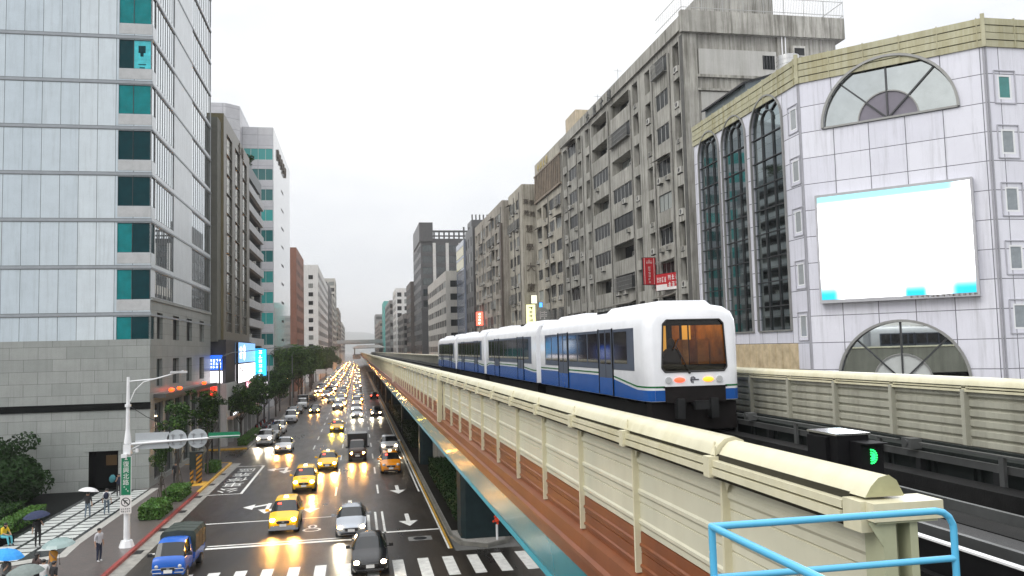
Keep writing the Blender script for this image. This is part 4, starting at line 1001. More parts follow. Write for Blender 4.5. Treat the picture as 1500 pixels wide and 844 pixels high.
# screen hung on the facet
sc = thing('led_screen', 'huge glaring white video screen on the white store front', 'screen', (28.8, 48.5, 0))
m = MB(); q = [PF(u,0,d) for u, d in ((.85,-.55),(9.75,-.55),(9.75,0),(.85,0))]; m.prism([(p[0],p[1]) for p in q], 'z', 12.8, 19.75); part('cabinet', m, M('screen_cabinet', (.4,.4,.42), .4), sc)
m = MB()
def fq(u0,u1,v0,v1,mi,d=-.56): m.poly([PF(u0,v0,d),PF(u1,v0,d),PF(u1,v1,d),PF(u0,v1,d)], mi)
fq(1.0,9.6,13.02,19.58,0)
def screen_mat():
    mt, nt, b = newmat('screen_display'); L = nt.links; uv = N(nt,'ShaderNodeUVMap'); uv.uv_map = 'UVMap'; sp = N(nt,'ShaderNodeSeparateXYZ'); L.new(uv.outputs[0], sp.inputs[0])
    def ms(sock, a, b_):
        r = N(nt,'ShaderNodeMapRange', interpolation_type='SMOOTHSTEP'); L.new(sock, r.inputs[0]); r.inputs[1].default_value = a; r.inputs[2].default_value = b_; return r.outputs[0]
    def mul(a, b_):
        n = N(nt,'ShaderNodeMath', operation='MULTIPLY'); L.new(a, n.inputs[0]); L.new(b_, n.inputs[1]); return n.outputs[0]
    def mx(a, b_):
        n = N(nt,'ShaderNodeMath', operation='MAXIMUM'); L.new(a, n.inputs[0]); L.new(b_, n.inputs[1]); return n.outputs[0]
    U, V = sp.outputs[0], sp.outputs[1]
    low = ms(V, 14.25, 13.3); left = ms(U, 2.35, 1.7); right = ms(U, 7.9, 8.7); mid = mul(mul(ms(U, 5.6, 6.0), ms(U, 7.3, 6.8)), ms(V, 14.1, 13.2))
    c1 = mx(mul(low, mx(left, right)), mid); top = mul(ms(V, 18.95, 19.3), ms(U, 9.4, 8.4))
    c = mix(nt, c1, (.97,.98,1), (.0,.5,.72)); t = N(nt,'ShaderNodeMath', operation='MULTIPLY'); L.new(top, t.inputs[0]); t.inputs[1].default_value = .8
    c = mix(nt, t.outputs[0], c, (.12,.75,.85))
    vr = N(nt,'ShaderNodeTexVoronoi', i_Scale=9.0, feature='DISTANCE_TO_EDGE'); L.new(uv.outputs[0], vr.inputs['Vector'])
    L.new(c, b.inputs['Emission Color']); e = mix(nt, mx(c1, top), (3.2,)*3, (1.15,)*3); L.new(e, b.inputs['Emission Strength']); b.inputs['Base Color'].default_value = (.02,.02,.02,1); b.inputs['Roughness'].default_value = .3; return mt
part('display', m, screen_mat(), sc)
SD = [Mlight('screen_dim', (.85,.85,.85), .92), Mlight('screen_dim_warm', (1,.97,.92), 1.0)]
for q in ((5.9,9.6,15.0,15.12,0),(8.9,9.5,16.9,17.8,1),(6.2,6.7,16.8,17.6,1),(7.2,7.8,16.6,16.9,1)):
    m = MB(); fq(*q,-.565); part('screen_text', m, SD, sc)
if 0: part('screen_text', m, [Mlight('screen_dim', (.85,.85,.85), .95), Mlight('screen_dim_warm', (1,.96,.9), 1.0)], sc)
m = MB(); rnd = random.Random(4)
for k in range(13): strokes(m, rnd, 6.1+k*.28, 12.86, .2, .14, lambda a,b,c,d: fq(a,b,c,d,0,-.565))
part('lettering', m, LET, sc)
# roof clutter behind the cornice
wt = None
for x, y, h in ((36.9, 63.5, 1.9),(42.4,69,1.7)):
    m = MB(); m.cyl((0,0,0),(0,0,h),.95,n=20); m.cyl((0,0,h),(0,0,h+.25),.95,.3,20)
    for k in range(4): m.cyl((0,0,.3+k*.4),(0,0,.36+k*.4),.975,n=20)
    for k in range(3): m.box(-.8+k*.7,-.7+k*.7,-.05,.05,-5.0 if x < 40 else -6.3,.0)
    tag(m.build('water_tank', M('stainless_tank', (.55,.55,.54), .25, .7, var=.1), None, 'x', loc=(x,y,33.1 if x < 40 else 34.4)), 'nearer round stainless water tank on the store roof' if x < 40 else 'farther round stainless water tank on the store roof', 'water tank', 'stainless roof water tanks')
m = MB(); m.prism([(30,28.2),(36.5,28.2),(36.5,32.6),(30,30.6)], 'y', 58, 65.5, 0); m.prism([(29.7,30.5),(36.8,32.68),(36.8,32.83),(29.7,30.65)], 'y', 57.8, 65.7, 1)
tag(m.build('roof_shed', [M('corrugated_blue_grey', (.12,.15,.16), .5, var=.2, streak=.4), DARKM]), 'corrugated metal shed with sloped roof on top of the store', 'shed')

# ---- signs on the right
def sign(name, label, loc, w, h, d, rz, face, parts_fn=None, emit=None, frame=DARKM, group=None, cat='sign'):
    t = thing(name, label, cat, loc, rz, group)
    m = MB(); m.box(-w/2,w/2,0,d,0,h); part('cabinet', m, frame, t)
    m = MB(); m.poly([(-w/2+.04,-.004,.04),(w/2-.04,-.004,.04),(w/2-.04,-.004,h-.04),(-w/2+.04,-.004,h-.04)]); m.poly([(-w/2+.04,d+.004,.04),(w/2-.04,d+.004,.04),(w/2-.04,d+.004,h-.04),(-w/2+.04,d+.004,h-.04)]); part('face', m, face, t)
    if parts_fn:
        m = MB(); parts_fn(m, w, h); part('lettering', m, parts_fn.mat, t)
    return t
def fake(cols, rows, u0, u1, v0, v1, mat, seed, extra=None):
    def f(m, w, h):
        rnd = random.Random(seed); cw = (u1-u0)*w/cols; chh = (v1-v0)*h/rows
        for a in range(cols):
            for b in range(rows): strokes(m, rnd, -w/2+u0*w+a*cw+cw*.1, v0*h+b*chh+chh*.1, cw*.8, chh*.8, lambda p,q,r,s: m.box(p,q,-.02,-.006,r,s))
        if extra: extra(m, w, h)
    f.mat = mat; return f
SRED = M('sign_red', (.45,.018,.025), .4, var=.05); LW = M('sign_letter_white', (.75,.72,.7), .4); 
def crown(m, w, h):
    for s in (-1,1): m.box(s*.36*w-.02,s*.36*w+.02,-.012,-.006,.03*h,.97*h)
    for k in range(5): m.cyl((-.26+k*.13,-.015,.8*h),(-.26+k*.13,-.006,.8*h),.05,n=8)
    m.box(-.3,.3,-.014,-.006,.86*h,.87*h); m.box(-.02,.02,-.014,-.006,.83*h,.94*h)
sign('shop_sign', 'tall red projecting sign with crown emblem on the grey block', (28.62, 77.0, 16.35), 1.36, 2.75, .3, 0, SRED, fake(1,6,.38,.62,.05,.68,LW,21,crown))
sign('shop_sign', 'wide red banner sign below and beside the crown sign', (29.0, 73.2, 15.55), 3.6, 1.65, .3, R(-72), SRED, fake(3,2,.5,.95,.12,.92,LW,22,lambda m,w,h: (fake(4,1,.05,.45,.42,.85,LW,23)(m,w,h), m.box(-w/2+.1,w/2-.3,-.02,-.006,.05,.32), m.box(-w/2+.1,-w/2+1.7,-.02,-.006,.32,.6)) and None))
sign('neon_sign', 'glowing red vertical sign far along the right-hand blocks', (25.2,169,15.2), 1.5, 2.9, .4, 0, Mlight('neon_red', (1,.1,.06), 2.4), fake(1,4,.3,.7,.05,.95,Mlight('neon_white', (1,.85,.75), 3),31))
sign('shop_sign', 'pale yellow lit vertical sign beside the lettered block', (27.7,129.5,14.2), 1.6, 3.2, .35, 0, Mlight('sign_pale_yellow', (.95,.95,.5), .95), fake(1,4,.2,.8,.1,.9,M('sign_letter_olive', (.3,.3,.08), .5),33))
sign('shop_sign', 'smaller pale lit square sign just above the yellow vertical sign', (28.3,129.5,17.5), 1.0, 1.4, .3, 0, Mlight('sign_pale_cream', (.95,.93,.7), .9))
t = sign('round_sign', 'round grey sign beside the pale yellow lit sign', (28.6,124.5,14.2), .5, .5, .2, 0, STEELG)
m = MB(); m.cyl((0,-.1,1.2),(0,.1,1.2),1.15,n=24); part('disc', m, M('sign_disc_grey', (.3,.3,.28), .5), t)
m = MB(); rnd = random.Random(6); strokes(m, rnd, -.7,.5,1.4,1.4, lambda p,q,r,s: m.box(p,q,-.13,-.11,r,s)); part('lettering', m, LW, t)
sign('shop_sign', 'small blue lit sign above the round grey sign', (28.6,126,16.7), .6, .8, .2, 0, Mlight('sign_blue_lit', (.1,.4,1), 1.3))

# ================================================================== LEFT SIDE
A = thing('glass_office_building', 'tall pale blue panelled office block on a grey granite base', 'office building', (-16.2, 69.7, 0))
mb = MB(); HA = 52
bands = [13.75+3.77*k for k in range(11)]
ops = []
for z in bands: ops.append((27.45,29.97,z-2.45,z-.04,.12,2))
P = facade(mb, (-30,0), 0, 30, 11.9, HA, [q for q in ops], 0, 4)
for z in bands:
    mb.box(-30.0,.04,-.03,-.002,z,z+.06,8); mb.box(-30.0,.05,-.04,-.002,z+.06,z+.27,1); mb.box(-30.0,.04,-.03,-.002,z+.27,z+.32,8)
    if z > 14: mb.box(-2.55,-.02,-.02,-.003,z-3.36+.03,z-2.45-.03,4)
facade(mb, (-30,0), 0, 30, 0, 11.9, [(25.55,27.7,.15,3.2,1.6,3),(17.0,19.0,6.95,8.3,.3,2)], 5, 6)
mb.box(-30.05,.06,-.08,-.003,6.35,6.9,6); mb.box(-4.75,-1.95,-.06,-.003,3.2,3.45,5)
# street side
W = 27.4
sops = []
for i, z in enumerate(bands):
    a0 = .03
    sops.append((a0,1.25,z-2.45,z-.04,.12,2))
    if z > 17: sops += [(1.4,8.3,max(15.3,z-3.3),z-.06,.14,2),(16.6,27.2,max(15.3,z-3.3),z-.06,.14,2)]
Ps = facade(mb, (0,0), PI/2, W, 15.15, HA, [q for q in sops if q[2] > 15.15], 7, 4)
facade(mb, (0,0), PI/2, W, 11.9, 15.15, [(a0,1.25,bands[0]-2.45 if bands[0]-2.45 > 11.9 else 11.91,bands[0]-.04,.12,2)]+[(u,u+w,11.92,14.1,.35,2) for u, w in ((2.2,2.0),(8.2,2.6),(14.2,2.6),(20.8,2.6))], 5, 5)
facade(mb, (0,0), PI/2, W, 0, 11.9, [(u,u+w,8.0,10.3,.35,2) for u, w in ((2.2,2.0),(8.2,2.6),(14.2,2.6),(20.8,2.6))]+[(u,u+2.9,.5,6.7,.3,2) for u in (1.6,5.4,9.2,13.0,16.8,20.6,24)], 5, 5)
mb.poly([(-30,0,HA),(0,0,HA),(0,W,HA),(-30,W,HA)]); mb.poly([(0,W,0),(-30,W,0),(-30,W,HA),(0,W,HA)])
for z in bands: mb.box(-.02,.05,.01,W,z,z+.16,1)
mb.box(.0,.10,.02,W,15.0,15.25,5)
part('wall', mb, [PANELA, BANDA, RECESS, STONED, SPANA, STONE, STONED, PANELS, M('grey_joint_metal', (.13,.145,.15), .4)], A)
def multi(w, h, n, gl, fr, t=.05, rows=1): return window_mesh(w, h, n, t, fr, gl, rows)
MULL = M('dark_mullion', (.10,.115,.12), .3, .2)
def teal_window(v):
    m = MB(); w, h = 2.52, 2.41
    m.poly([(-w/2,.03,0),(w*(-.06),.03,0),(w*(-.06),.03,h),(-w/2,.03,h)], 1); m.poly([(-w*.06,.03,0),(w/2,.03,0),(w/2,.03,h),(-w*.06,.03,h)], 2)
    m.box(-w/2,w/2,0,.06,0,.04); m.box(-w/2,w/2,0,.06,h-.04,h); m.box(-w*.06-.02,-w*.06+.02,.001,.055,.04,h-.04)
    if v == 3:
        for a, b, c, d in ((.2,.75,1.35,1.95),(.35,.6,1.05,1.4),(.2,.8,.35,.42),(.3,.7,.08,.16)): m.box(a,b,.02,.028,c,d,1)
    return m.mesh('window', [FRAMED]+list([(TEALD,TEALD),(TEALL,TEALD),(TEALL,TEALL),(TEALD,TEALC_)][v]))
TW = [teal_window(v) for v in range(4)]
for i, z in enumerate(bands):
    put(TW[(1,1,1,0,0,2,3,2,0,1,0)[i]], 'window', A, P, 28.71, z-2.45, .05, 0)
    put(multi(1.22,2.41,1,GLASSM if i > 2 else TEALD,FRAMED,.03), 'window', A, Ps, .64, z-2.45, .05, PI/2)
    if z > 17:
        zb_ = max(15.3, z-3.3); put(multi(6.9,z-.06-zb_,8,GLASSM,MULL,.07), 'window', A, Ps, 4.85, zb_, .04, PI/2)
        put(multi(10.6,z-.06-zb_,10,GLASSM,MULL,.07), 'window', A, Ps, 21.9, zb_, .04, PI/2)
for u, w in ((2.2,2.0),(8.2,2.6),(14.2,2.6),(20.8,2.6)):
    put(multi(w,2.18,2,GLASS,FRAMED,.06), 'window', A, Ps, u+w/2, 11.92, .25, PI/2); put(multi(w,2.3,2,GLASSD,FRAMED,.06), 'window', A, Ps, u+w/2, 8.0, .25, PI/2)
for u in (1.6,5.4,9.2,13.0,16.8,20.6,24): put(multi(2.9,6.2,2,GLASSD,FRAMED,.08,3), 'window', A, Ps, u+1.45, .5, .2, PI/2)
m = MB(); m.box(-4.4,-2.35,1.55,1.58,0.15,3.2,0); m.box(-3.6,-2.8,1.5,1.54,1.9,2.7,1); part('entrance', m, [STONED, Mlight('dim_amber_lobby', (.16,.085,.02), .1)], A)
m = MB(); m.box(.0,.9,1.2,W-.6,7.1,7.45); part('canopy', m, M('dark_canopy', (.09,.085,.08), .35), A)
for yy, s in ((5.2,.7),(8.6,.5),(20.5,.9)):
    m = MB(); m.ball((.45,yy+.6*s,7.6),(.25,.6*s,.16),10,6); m.cyl((.45,yy+.6*s,7.45),(.45,yy+.6*s,7.6),.1,n=8); part('mirrored_light', m, Mlight('orange_mirrored_light', (1,.09,.01), 2.2), A)  # glowing blobs added for red traffic lights mirrored in the glass
m = MB(); m.box(.3,.85,25.5,26.6,6.0,7.0); part('red_lamp', m, Mlight('deep_red_lamp', (.8,.04,.02), 1.2), A)

# olive tiled block on its white podium
B = thing('office_building', 'olive brown block with three bands of bronze windows', 'office building', (-15.3, 100.4, 0))
mb = MB(); W = 23.6; fl = [13.2+2.42*k for k in range(10)]
ops = [(u,u+w,z,z+2.36,.3,1) for u, w in ((2.2,4.6),(9.2,4.6),(16.2,4.6)) for z in fl]
Pb = facade(mb, (0,0), PI/2, W, 0, 39.2, ops, 2, 2)
mb.poly([(-14,0,0),(0,0,0),(0,0,39.2),(-14,0,39.2)],0); mb.poly([(-14,0,39.2),(0,0,39.2),(0,W,39.2),(-14,W,39.2)],0); mb.poly([(0,W,0),(-14,W,0),(-14,W,39.2),(0,W,39.2)],0)
part('wall', mb, [OLIVE, RECESS, M('greyish_brown_tile', (.14,.128,.1), .4, var=.12, streak=.3)], B)
BRZ = Mglass('bronze_glass', (.05,.048,.036), (.09,.085,.06), .3, .05, .9)
for u, w in ((2.2,4.6),(9.2,4.6),(16.2,4.6)):
    for z in fl: put(multi(w,2.36,3,GLASSB,MULL,.06,2), 'window', B, Pb, u+w/2, z, .15, PI/2)
for k, ch in enumerate('大樓'): lettering(ch, 1.6, LET, B, (.06, 13+3.0*k, 38.0), (PI/2,0,PI/2), .05)
m = MB(); m.box(-4,-.3,-2.6,-.01,12,38)
for k in range(9): m.box(-4.05,-1.9,-2.65,-2.6,13+k*2.7,14.4+k*2.7,1)
part('stair_annex', m, [M('dim_back_wall', (.12,.12,.1), .7), GLASS], B)
pd = thing('podium_building', 'low white podium with arcade and lit signs beside the granite block', 'shop building', (-14.6, 98, 0))
mb = MB(); facade(mb, (0,0), PI/2, 27, 0, 7.2, [(1+k*4.4,4.6+k*4.4,.1,2.9,2.5,1) for k in range(6)]+[(1+k*4.4,4.6+k*4.4,4.0,5.6,.2,1) for k in range(6)]); facade(mb, (-8,0), 0, 8, 0, 7.2, [(5.6,7.2,3.3,5.2,.3,1),(4.6,7.2,.1,2.9,1.5,1)])
mb.poly([(-8,0,7.2),(0,0,7.2),(0,27,7.2),(-8,27,7.2)]); mb.poly([(0,27,0),(-8,27,0),(-8,27,7.2),(0,27,7.2)])
part('wall', mb, [M('white_stained_concrete', (.48,.48,.47), .5, var=.1, streak=.4), RECESS], pd)
m = MB(); m.box(-.7,.5,.5,26,3.1,3.35); part('arcade_canopy', m, M('pinkish_canopy', (.4,.25,.2), .5), pd)
m = MB(); m.box(-5.0,-.15,.5,23,7.21,12.2); part('sign_backing', m, M('black_sign_wall', (.035,.035,.04), .4), pd)
LBLUE = Mlight('led_blue', (.02,.13,.75), 1.0); LWHT = Mlight('led_white', (1,.93,.97), 1.5); LCY = Mlight('led_cyan', (.02,.5,.95), 1.25); LBW = Mlight('led_text', (.9,.95,1), 1.6); LPINK = Mlight('led_pink', (1,.35,.45), 1.2); LSKY = Mlight('led_sky', (.2,.42,.8), .95)
sign('led_sign', 'blue lit signboard with white rows of writing on the podium corner', (-15.9,97.6,8.75), 1.9, 1.75, .25, 0, LBLUE, fake(5,3,.08,.92,.1,.75,LBW,41))
sign('led_sign', 'white lit poster box right under the blue signboard', (-15.9,97.6,7.25), 1.9, 1.45, .25, 0, LWHT, fake(2,1,.2,.5,.4,.9,M('poster_tone', (.5,.25,.2), .5),42))
sign('led_sign', 'pale blue lit signboard with dark round emblem facing the street', (-14.4,114.5,9.4), 17, 2.6, .3, R(90), LSKY, fake(2,1,.05,.22,.1,.9,LBW,43,lambda m,w,h: m.cyl((-w*.18,-.02,h*.5),(-w*.18,-.006,h*.5),1.0,n=16)))
sign('led_sign', 'white lit signboard under the pale blue one facing the street', (-14.4,114.5,6.9), 17, 2.4, .3, R(90), LWHT, fake(9,1,.05,.95,.5,.95,M('sign_letter_tan', (.6,.5,.4), .5),44))
sign('led_sign', 'tall cyan lit vertical sign with white characters', (-14.0,126,6.8), 1.75, 4.5, .4, 0, LCY, fake(1,6,.3,.7,.05,.95,LBW,45))
sign('led_sign', 'small white and red lit sign below the cyan vertical sign', (-13.9,125,4.3), 2.2, 2.1, .3, 0, LWHT, fake(2,2,.05,.95,.05,.95,LPINK,46))
sign('led_sign', 'deep blue video sign above the arcade', (-14.45,116.5,3.6), 7, 2.0, .2, R(90), Mlight('led_azure', (.02,.25,.95), 1.1), fake(3,1,.1,.9,.15,.85,LCY,47))
sign('led_sign', 'pink lit strip sign over the podium balcony', (-14.45,118,5.75), 9, 1.1, .2, R(90), LPINK, fake(5,1,.1,.9,.15,.85,LWHT,48))
sign('shop_sign', 'dark fascia sign with white characters over the arcade', (-14.4,104.5,2.95), 8, .9, .2, R(90), M('sign_dark', (.04,.04,.04), .4), fake(4,1,.1,.9,.15,.85,LBW,49))

# balcony block, white glass tower, red brick block and the row beyond
Cb = thing('apartment_block', 'narrow grey block with white balconies and a roof garden', 'apartment block', (-16.4, 124.6, 0))
mb = MB(); W = 25
ops = [(4,23,z,z+1.75,1.6,1) for z in [10+2.95*k for k in range(10)]]
Pc = facade(mb, (0,0), PI/2, W, 0, 40.4, ops); mb.poly([(-14,0,0),(0,0,0),(0,0,40.4),(-14,0,40.4)]); mb.poly([(-14,0,40.4),(0,0,40.4),(0,W,40.4),(-14,W,40.4)]); mb.poly([(0,W,0),(-14,W,0),(-14,W,40.4),(0,W,40.4)])
part('wall', mb, [Mbrick('grey_blue_ribbed_tile', (.17,.19,.2), (.19,.21,.22), (.1,.11,.12), 8, .4, .05, rough=.5), RECESS], Cb)
for k in range(10):
    z = 10+2.95*k
    m = MB(); m.box(0,.55,3.5,23.5,z-1.15,z+.05); part('balcony', m, M('white_balcony', (.42,.43,.44), .5, var=.12, streak=.4), Cb)
    put(multi(18,1.7,8,GLASS,FRAMED,.07), 'window', Cb, Pc, 13.5, z, 1.5, PI/2)
    if k % 2: link('air_conditioner', AC, Cb, (.1, 6+k*1.3, z+.1), PI/2)
D = thing('glass_tower', 'white glass tower with teal window bands on its near side', 'office tower', (-16.2, 169.2, 0))
mb = MB(); W = 41; HD = 56.2; zz = [8+4.15*k for k in range(11)]
ops = [(.3,6.0,z,z+2.35,.1,1) for z in zz if z+2.35 < 54.5]; facade(mb, (-6.1,0), 0, 6.1, 0, HD, ops, 2, 2); PD = mkP((-6.1,0), 0)
slits = [(17,23,z+1.0,z+1.5,.2,1) for z in zz]; PDs = facade(mb, (0,0), PI/2, W, 0, HD, slits, 0, 0)
mb.poly([(-6.1,0,HD),(0,0,HD),(0,W,HD),(-6.1,W,HD)]); mb.poly([(0,W,0),(-24,W,0),(-24,W,HD),(0,W,HD)],2)
mb.prism([(-24,.5),(-24,30),(-6.1,30),(-6.1,-3),(-8.5,-5),(-12,-5)], 'z', 0, 59.5, 2)
WGL = M('white_reflective_facade', (.5,.52,.53), .06, var=.06, scale=.1, spec=1.0); DCL = Mbrick('tower_white_panel', (.5,.5,.53), (.53,.53,.55), (.3,.3,.33), 3, 2.1, .05, rough=.35)
part('wall', mb, [WGL, RECESS, DCL], D)
TGL = Mglass('tower_teal_glass', (.02,.13,.13), (.06,.4,.38), .55, .06)
for q in ops: put(multi(5.7,2.35,4,TGL,FRAMEA,.06), 'window', D, PD, 3.15, q[2], .04, 0)
for q in slits: put(multi(6,.5,3,GLASS,FRAMED,.05), 'window', D, PDs, 20, q[2], .04, PI/2)
m = MB()
for z in zz:
    for a in (-8.5,): m.poly([(-8.5,-5.03,z),(-12,-5.03,z),(-12,-5.03,z+2.35),(-8.5,-5.03,z+2.35)]); m.poly([(-8.48,-5.03,z),(-6.12,-3.03,z),(-6.12,-3.03,z+2.35),(-8.48,-5.03,z+2.35)])
part('bay_glass', m, TGL, D)
for k in range(5): 
    m = MB(); m.box(.02,.3,8+k*4.4,10+k*4.4,52,53.6); m.box(.02,.3,8.6+k*4.4,9.3+k*4.4,51.4,52); part('roof_letter', m, LET, D)
rt = thing('roof_garden_tree', 'bushy green tree on the roof of the narrow balcony block', 'tree', (-17.6, 137, 40.4))
E1 = glass_block('brick_building', 'red brown brick tower standing out from the tree line', -16.2, 232, 264, 39.6, REDBR, GLASS, 6, 9, depth=9, side_n=0, bw=.55, hh=.45, mirror=-1, cat='office building')
F1 = glass_block('apartment_block', 'white block with one column of windows on its blank side', -13.5, 302, 404, 42, WHITEC, GLASS, 10, 9, depth=12, side_n=0, bw=.7, hh=.5, mirror=-1)
wmF = window_mesh(1.6,1.5,2,.1,FRAMED,GLASS)
for k in range(9): link('window', wmF, F1, (-2.6, -.06, 12+k*3.1), 0)
glass_block('apartment_block', 'dark grey block just past the white one', -13.2, 408, 455, 44, M('dark_far_render', (.17,.17,.17), .7, var=.15, streak=.3), GLASS, 6, 9, depth=12, bw=.7, mirror=-1)
glass_block('apartment_block', 'pale slab past the dark grey block', -12.8, 460, 520, 42, PALEC, GLASS, 6, 9, depth=10, side_n=2, mirror=-1)
glass_block('apartment_block', 'tall thin far block with roof mast', -13.5, 540, 575, 58, PALEC, GLASS, 4, 12, depth=9, side_n=2, mirror=-1)
glass_block('apartment_block', 'far brownish block on the left near the bridge', -12.8, 600, 690, 42, BRST, GLASS, 7, 8, depth=12, side_n=3, mirror=-1)
glass_block('apartment_block', 'last far block before the hill on the left', -12.6, 720, 900, 36, PALEC, GLASS, 9, 7, depth=12, side_n=3, mirror=-1)
# overhead bridge and station roof in the distance
br = thing('highway_bridge', 'grey road bridge spanning the street far away', 'bridge', (2, 600, 0))
m = MB(); m.box(-17,34,-6,6,15.8,17.0); m.box(-17,34,-6.3,-6,16.3,18.6); m.box(-17,34,6,6.3,16.3,18.6); part('deck', m, M('bridge_concrete', (.33,.34,.34), .6, var=.1), br)
for x in (-15.5, 14.5, 32): m = MB(); m.box(x-1,x+1,-2,2,0,15.8); part('pier', m, CONC, br)
st = thing('metro_station', 'white roofed metro station on the viaduct below the far bridge', 'station', (6.6, 470, 0))
m = MB(); m.prism([(-9,12.6),(-6,13.9),(6,13.9),(9,12.6),(9,12.3),(-9,12.3)], 'y', 0, 90); part('roof', m, M('station_roof_white', (.6,.6,.58), .5), st)
for k in range(6):
    m = MB(); 
    for x in (-8,8): m.box(x-.2,x+.2,2+k*17,2.5+k*17,7,12.4)
    part('column', m, CONC, st)
m = MB(); m.box(-9,-4.5,0,90,6.2,8.6); m.box(4.5,9,0,90,6.2,8.6); part('platform', m, CONC, st)

# ---- vegetation
def leaf_mesh(name, n, blobs, size, seed, mats=(LEAFD,LEAFM,LEAFL), wt=(.48,.34,.18)):
    """leaf-sized faces spread through clumps; blobs = (cx,cy,cz,rx,ry,rz)"""
    rnd = random.Random(seed); v = []; f = []; mi = []
    vol = [b[3]*b[4]*b[5] for b in blobs]; tot = sum(vol)
    for b, vv in zip(blobs, vol):
        for k in range(int(n*vv/tot)+1):
            while True:
                p = Vector((rnd.uniform(-1,1),rnd.uniform(-1,1),rnd.uniform(-1,1)))
                if .3 < p.length < 1: break
            if rnd.random() < .5: p = p.normalized()*rnd.uniform(.8,1.03)
            c = Vector((b[0]+p.x*b[3], b[1]+p.y*b[4], b[2]+p.z*b[5])); s = size*rnd.uniform(.6,1.3)
            nrm = (p*.8+Vector((rnd.uniform(-1,1),rnd.uniform(-1,1),rnd.uniform(-.4,1)))).normalized()
            a = nrm.orthogonal().normalized(); bb = nrm.cross(a); an = rnd.uniform(0,6.28); a2 = a*math.cos(an)+bb*math.sin(an); b2 = nrm.cross(a2)
            i = len(v); v += [tuple(c+a2*s), tuple(c+b2*s*.45+nrm*s*.12), tuple(c-a2*s), tuple(c-b2*s*.45+nrm*s*.12)]; f.append([i,i+1,i+2,i+3])
            mi.append(rnd.choices((0,1,2), wt)[0])
    me = bpy.data.meshes.new(name); me.from_pydata(v, [], f)
    for mt in mats: me.materials.append(mt)
    me.polygons.foreach_set('material_index', mi); return me
def crown_blobs(rnd, r, h, n):
    out = []
    for k in range(n):
        a = rnd.uniform(0,6.28); q = rnd.uniform(.25,.85)*r; z = rnd.uniform(-.42,.5)*h; s = r*rnd.uniform(.28,.5)*(1-.5*abs(z)/h)
        out.append((q*math.cos(a), q*math.sin(a), z, s, s, s*rnd.uniform(.6,.9)))
    out.append((0,0,0,r*.45,r*.45,h*.35)); return out
def trunk_mesh(h, r, spread, seed, lean=0):
    rnd = random.Random(seed); m = MB(); m.cyl((0,0,0),(lean,0,h*.6),r,r*.7,8); 
    for k in range(6):
        a = k*1.05+rnd.random(); z0 = h*rnd.uniform(.42,.6); m.cyl((lean*z0/h/.6,0,z0),(spread*math.cos(a),spread*math.sin(a),h*rnd.uniform(.8,1.05)),r*.5,r*.12,6)
    m.cyl((lean,0,h*.6),(0,0,h*1.05),r*.7,r*.15,7); return m.mesh('trunk', BARK)
CR = []
for k in range(4):
    rnd = random.Random(100+k); CR.append(leaf_mesh('crown', 5200, crown_blobs(rnd, 3.3, 4.4, 17), .2, 50+k))
FARCR = [leaf_mesh('crown', 5200, crown_blobs(random.Random(140+k), 3.3, 4.6, 16), .2, 90+k, (LEAFD,LEAFM,LEAFL), (.15,.45,.4)) for k in range(3)]
SMALL = [leaf_mesh('crown', 1500, crown_blobs(random.Random(200+k), 1.3, 3.6, 11), .13, 70+k) for k in range(2)]
TRK = [trunk_mesh(5.2,.16,1.6,k) for k in range(3)]; TRS = trunk_mesh(4.5,.07,.6,9)
def tree(label, x, y, sc, k, cz=6.2, small=False, group=None, z=.14, name='street_tree', far=False):
    t = thing(name, label, 'tree', (x,y,z), k*1.3, group); t.scale = (sc,sc,sc)
    link('crown', FARCR[k % 3] if far else (SMALL if small else CR)[k % (2 if small else 4)], t, (0,0,cz)); link('trunk', TRS if small else TRK[k % 3], t)
    return t
link('crown', SMALL[0], rt, (0,0,1.2)).scale = (1.9,1.9,.9); m = MB(); m.cyl((0,0,0),(0,0,1.5),.12,.06); part('trunk', m, BARK, rt)
t1 = tree('slim young tree right behind the white sign mast', -13.3, 66, 1.0, 0, 5.4, True)
t2 = tree('young staked tree above the second hedge box', -13.5, 61.5, .62, 1, 5.4, True)
t3 = tree('dense dark tree beside the striped post', -12.9, 76, 1.0, 1, 5.0, True); t3.scale = (1.5,1.5,1.08)
TSC = .74
labs = ['dark street tree in front of the lit podium signs','dark street tree overhanging the white parked cars','tall dark street tree below the cyan sign','dark street tree beside the parked van','spreading street tree between podium and glass tower']
for k in range(5): tree(labs[k], -13.7+.5*(k % 2), 103+k*12.5, .8+.05*(k % 3), k, 6.0)
rnd = random.Random(12)
for k in range(16): tree('one of the green street trees massed along the far left pavement', -12.6+rnd.uniform(-2.0,1.2), 168+k*14.5, 1.25+rnd.uniform(-.1,.22), k, group='far street trees on the left', far=True)
def stakes(x, y, label):
    m = MB()
    for a in range(3): m.cyl((.5*math.cos(a*2.1),.5*math.sin(a*2.1),0),(.06*math.cos(a*2.1),.06*math.sin(a*2.1),2.0),.03,.03,6)
    m.box(-.2,.2,-.03,.03,1.4,1.47); tag(m.build('tree_stake', BARK, None, loc=(x,y,.14)), label, 'tree stake')
stakes(-13.5,61.5,'wooden tripod stakes round the young tree at the hedge boxes'); stakes(-13.3,66,'wooden tripod stakes under the slim tree behind the mast')
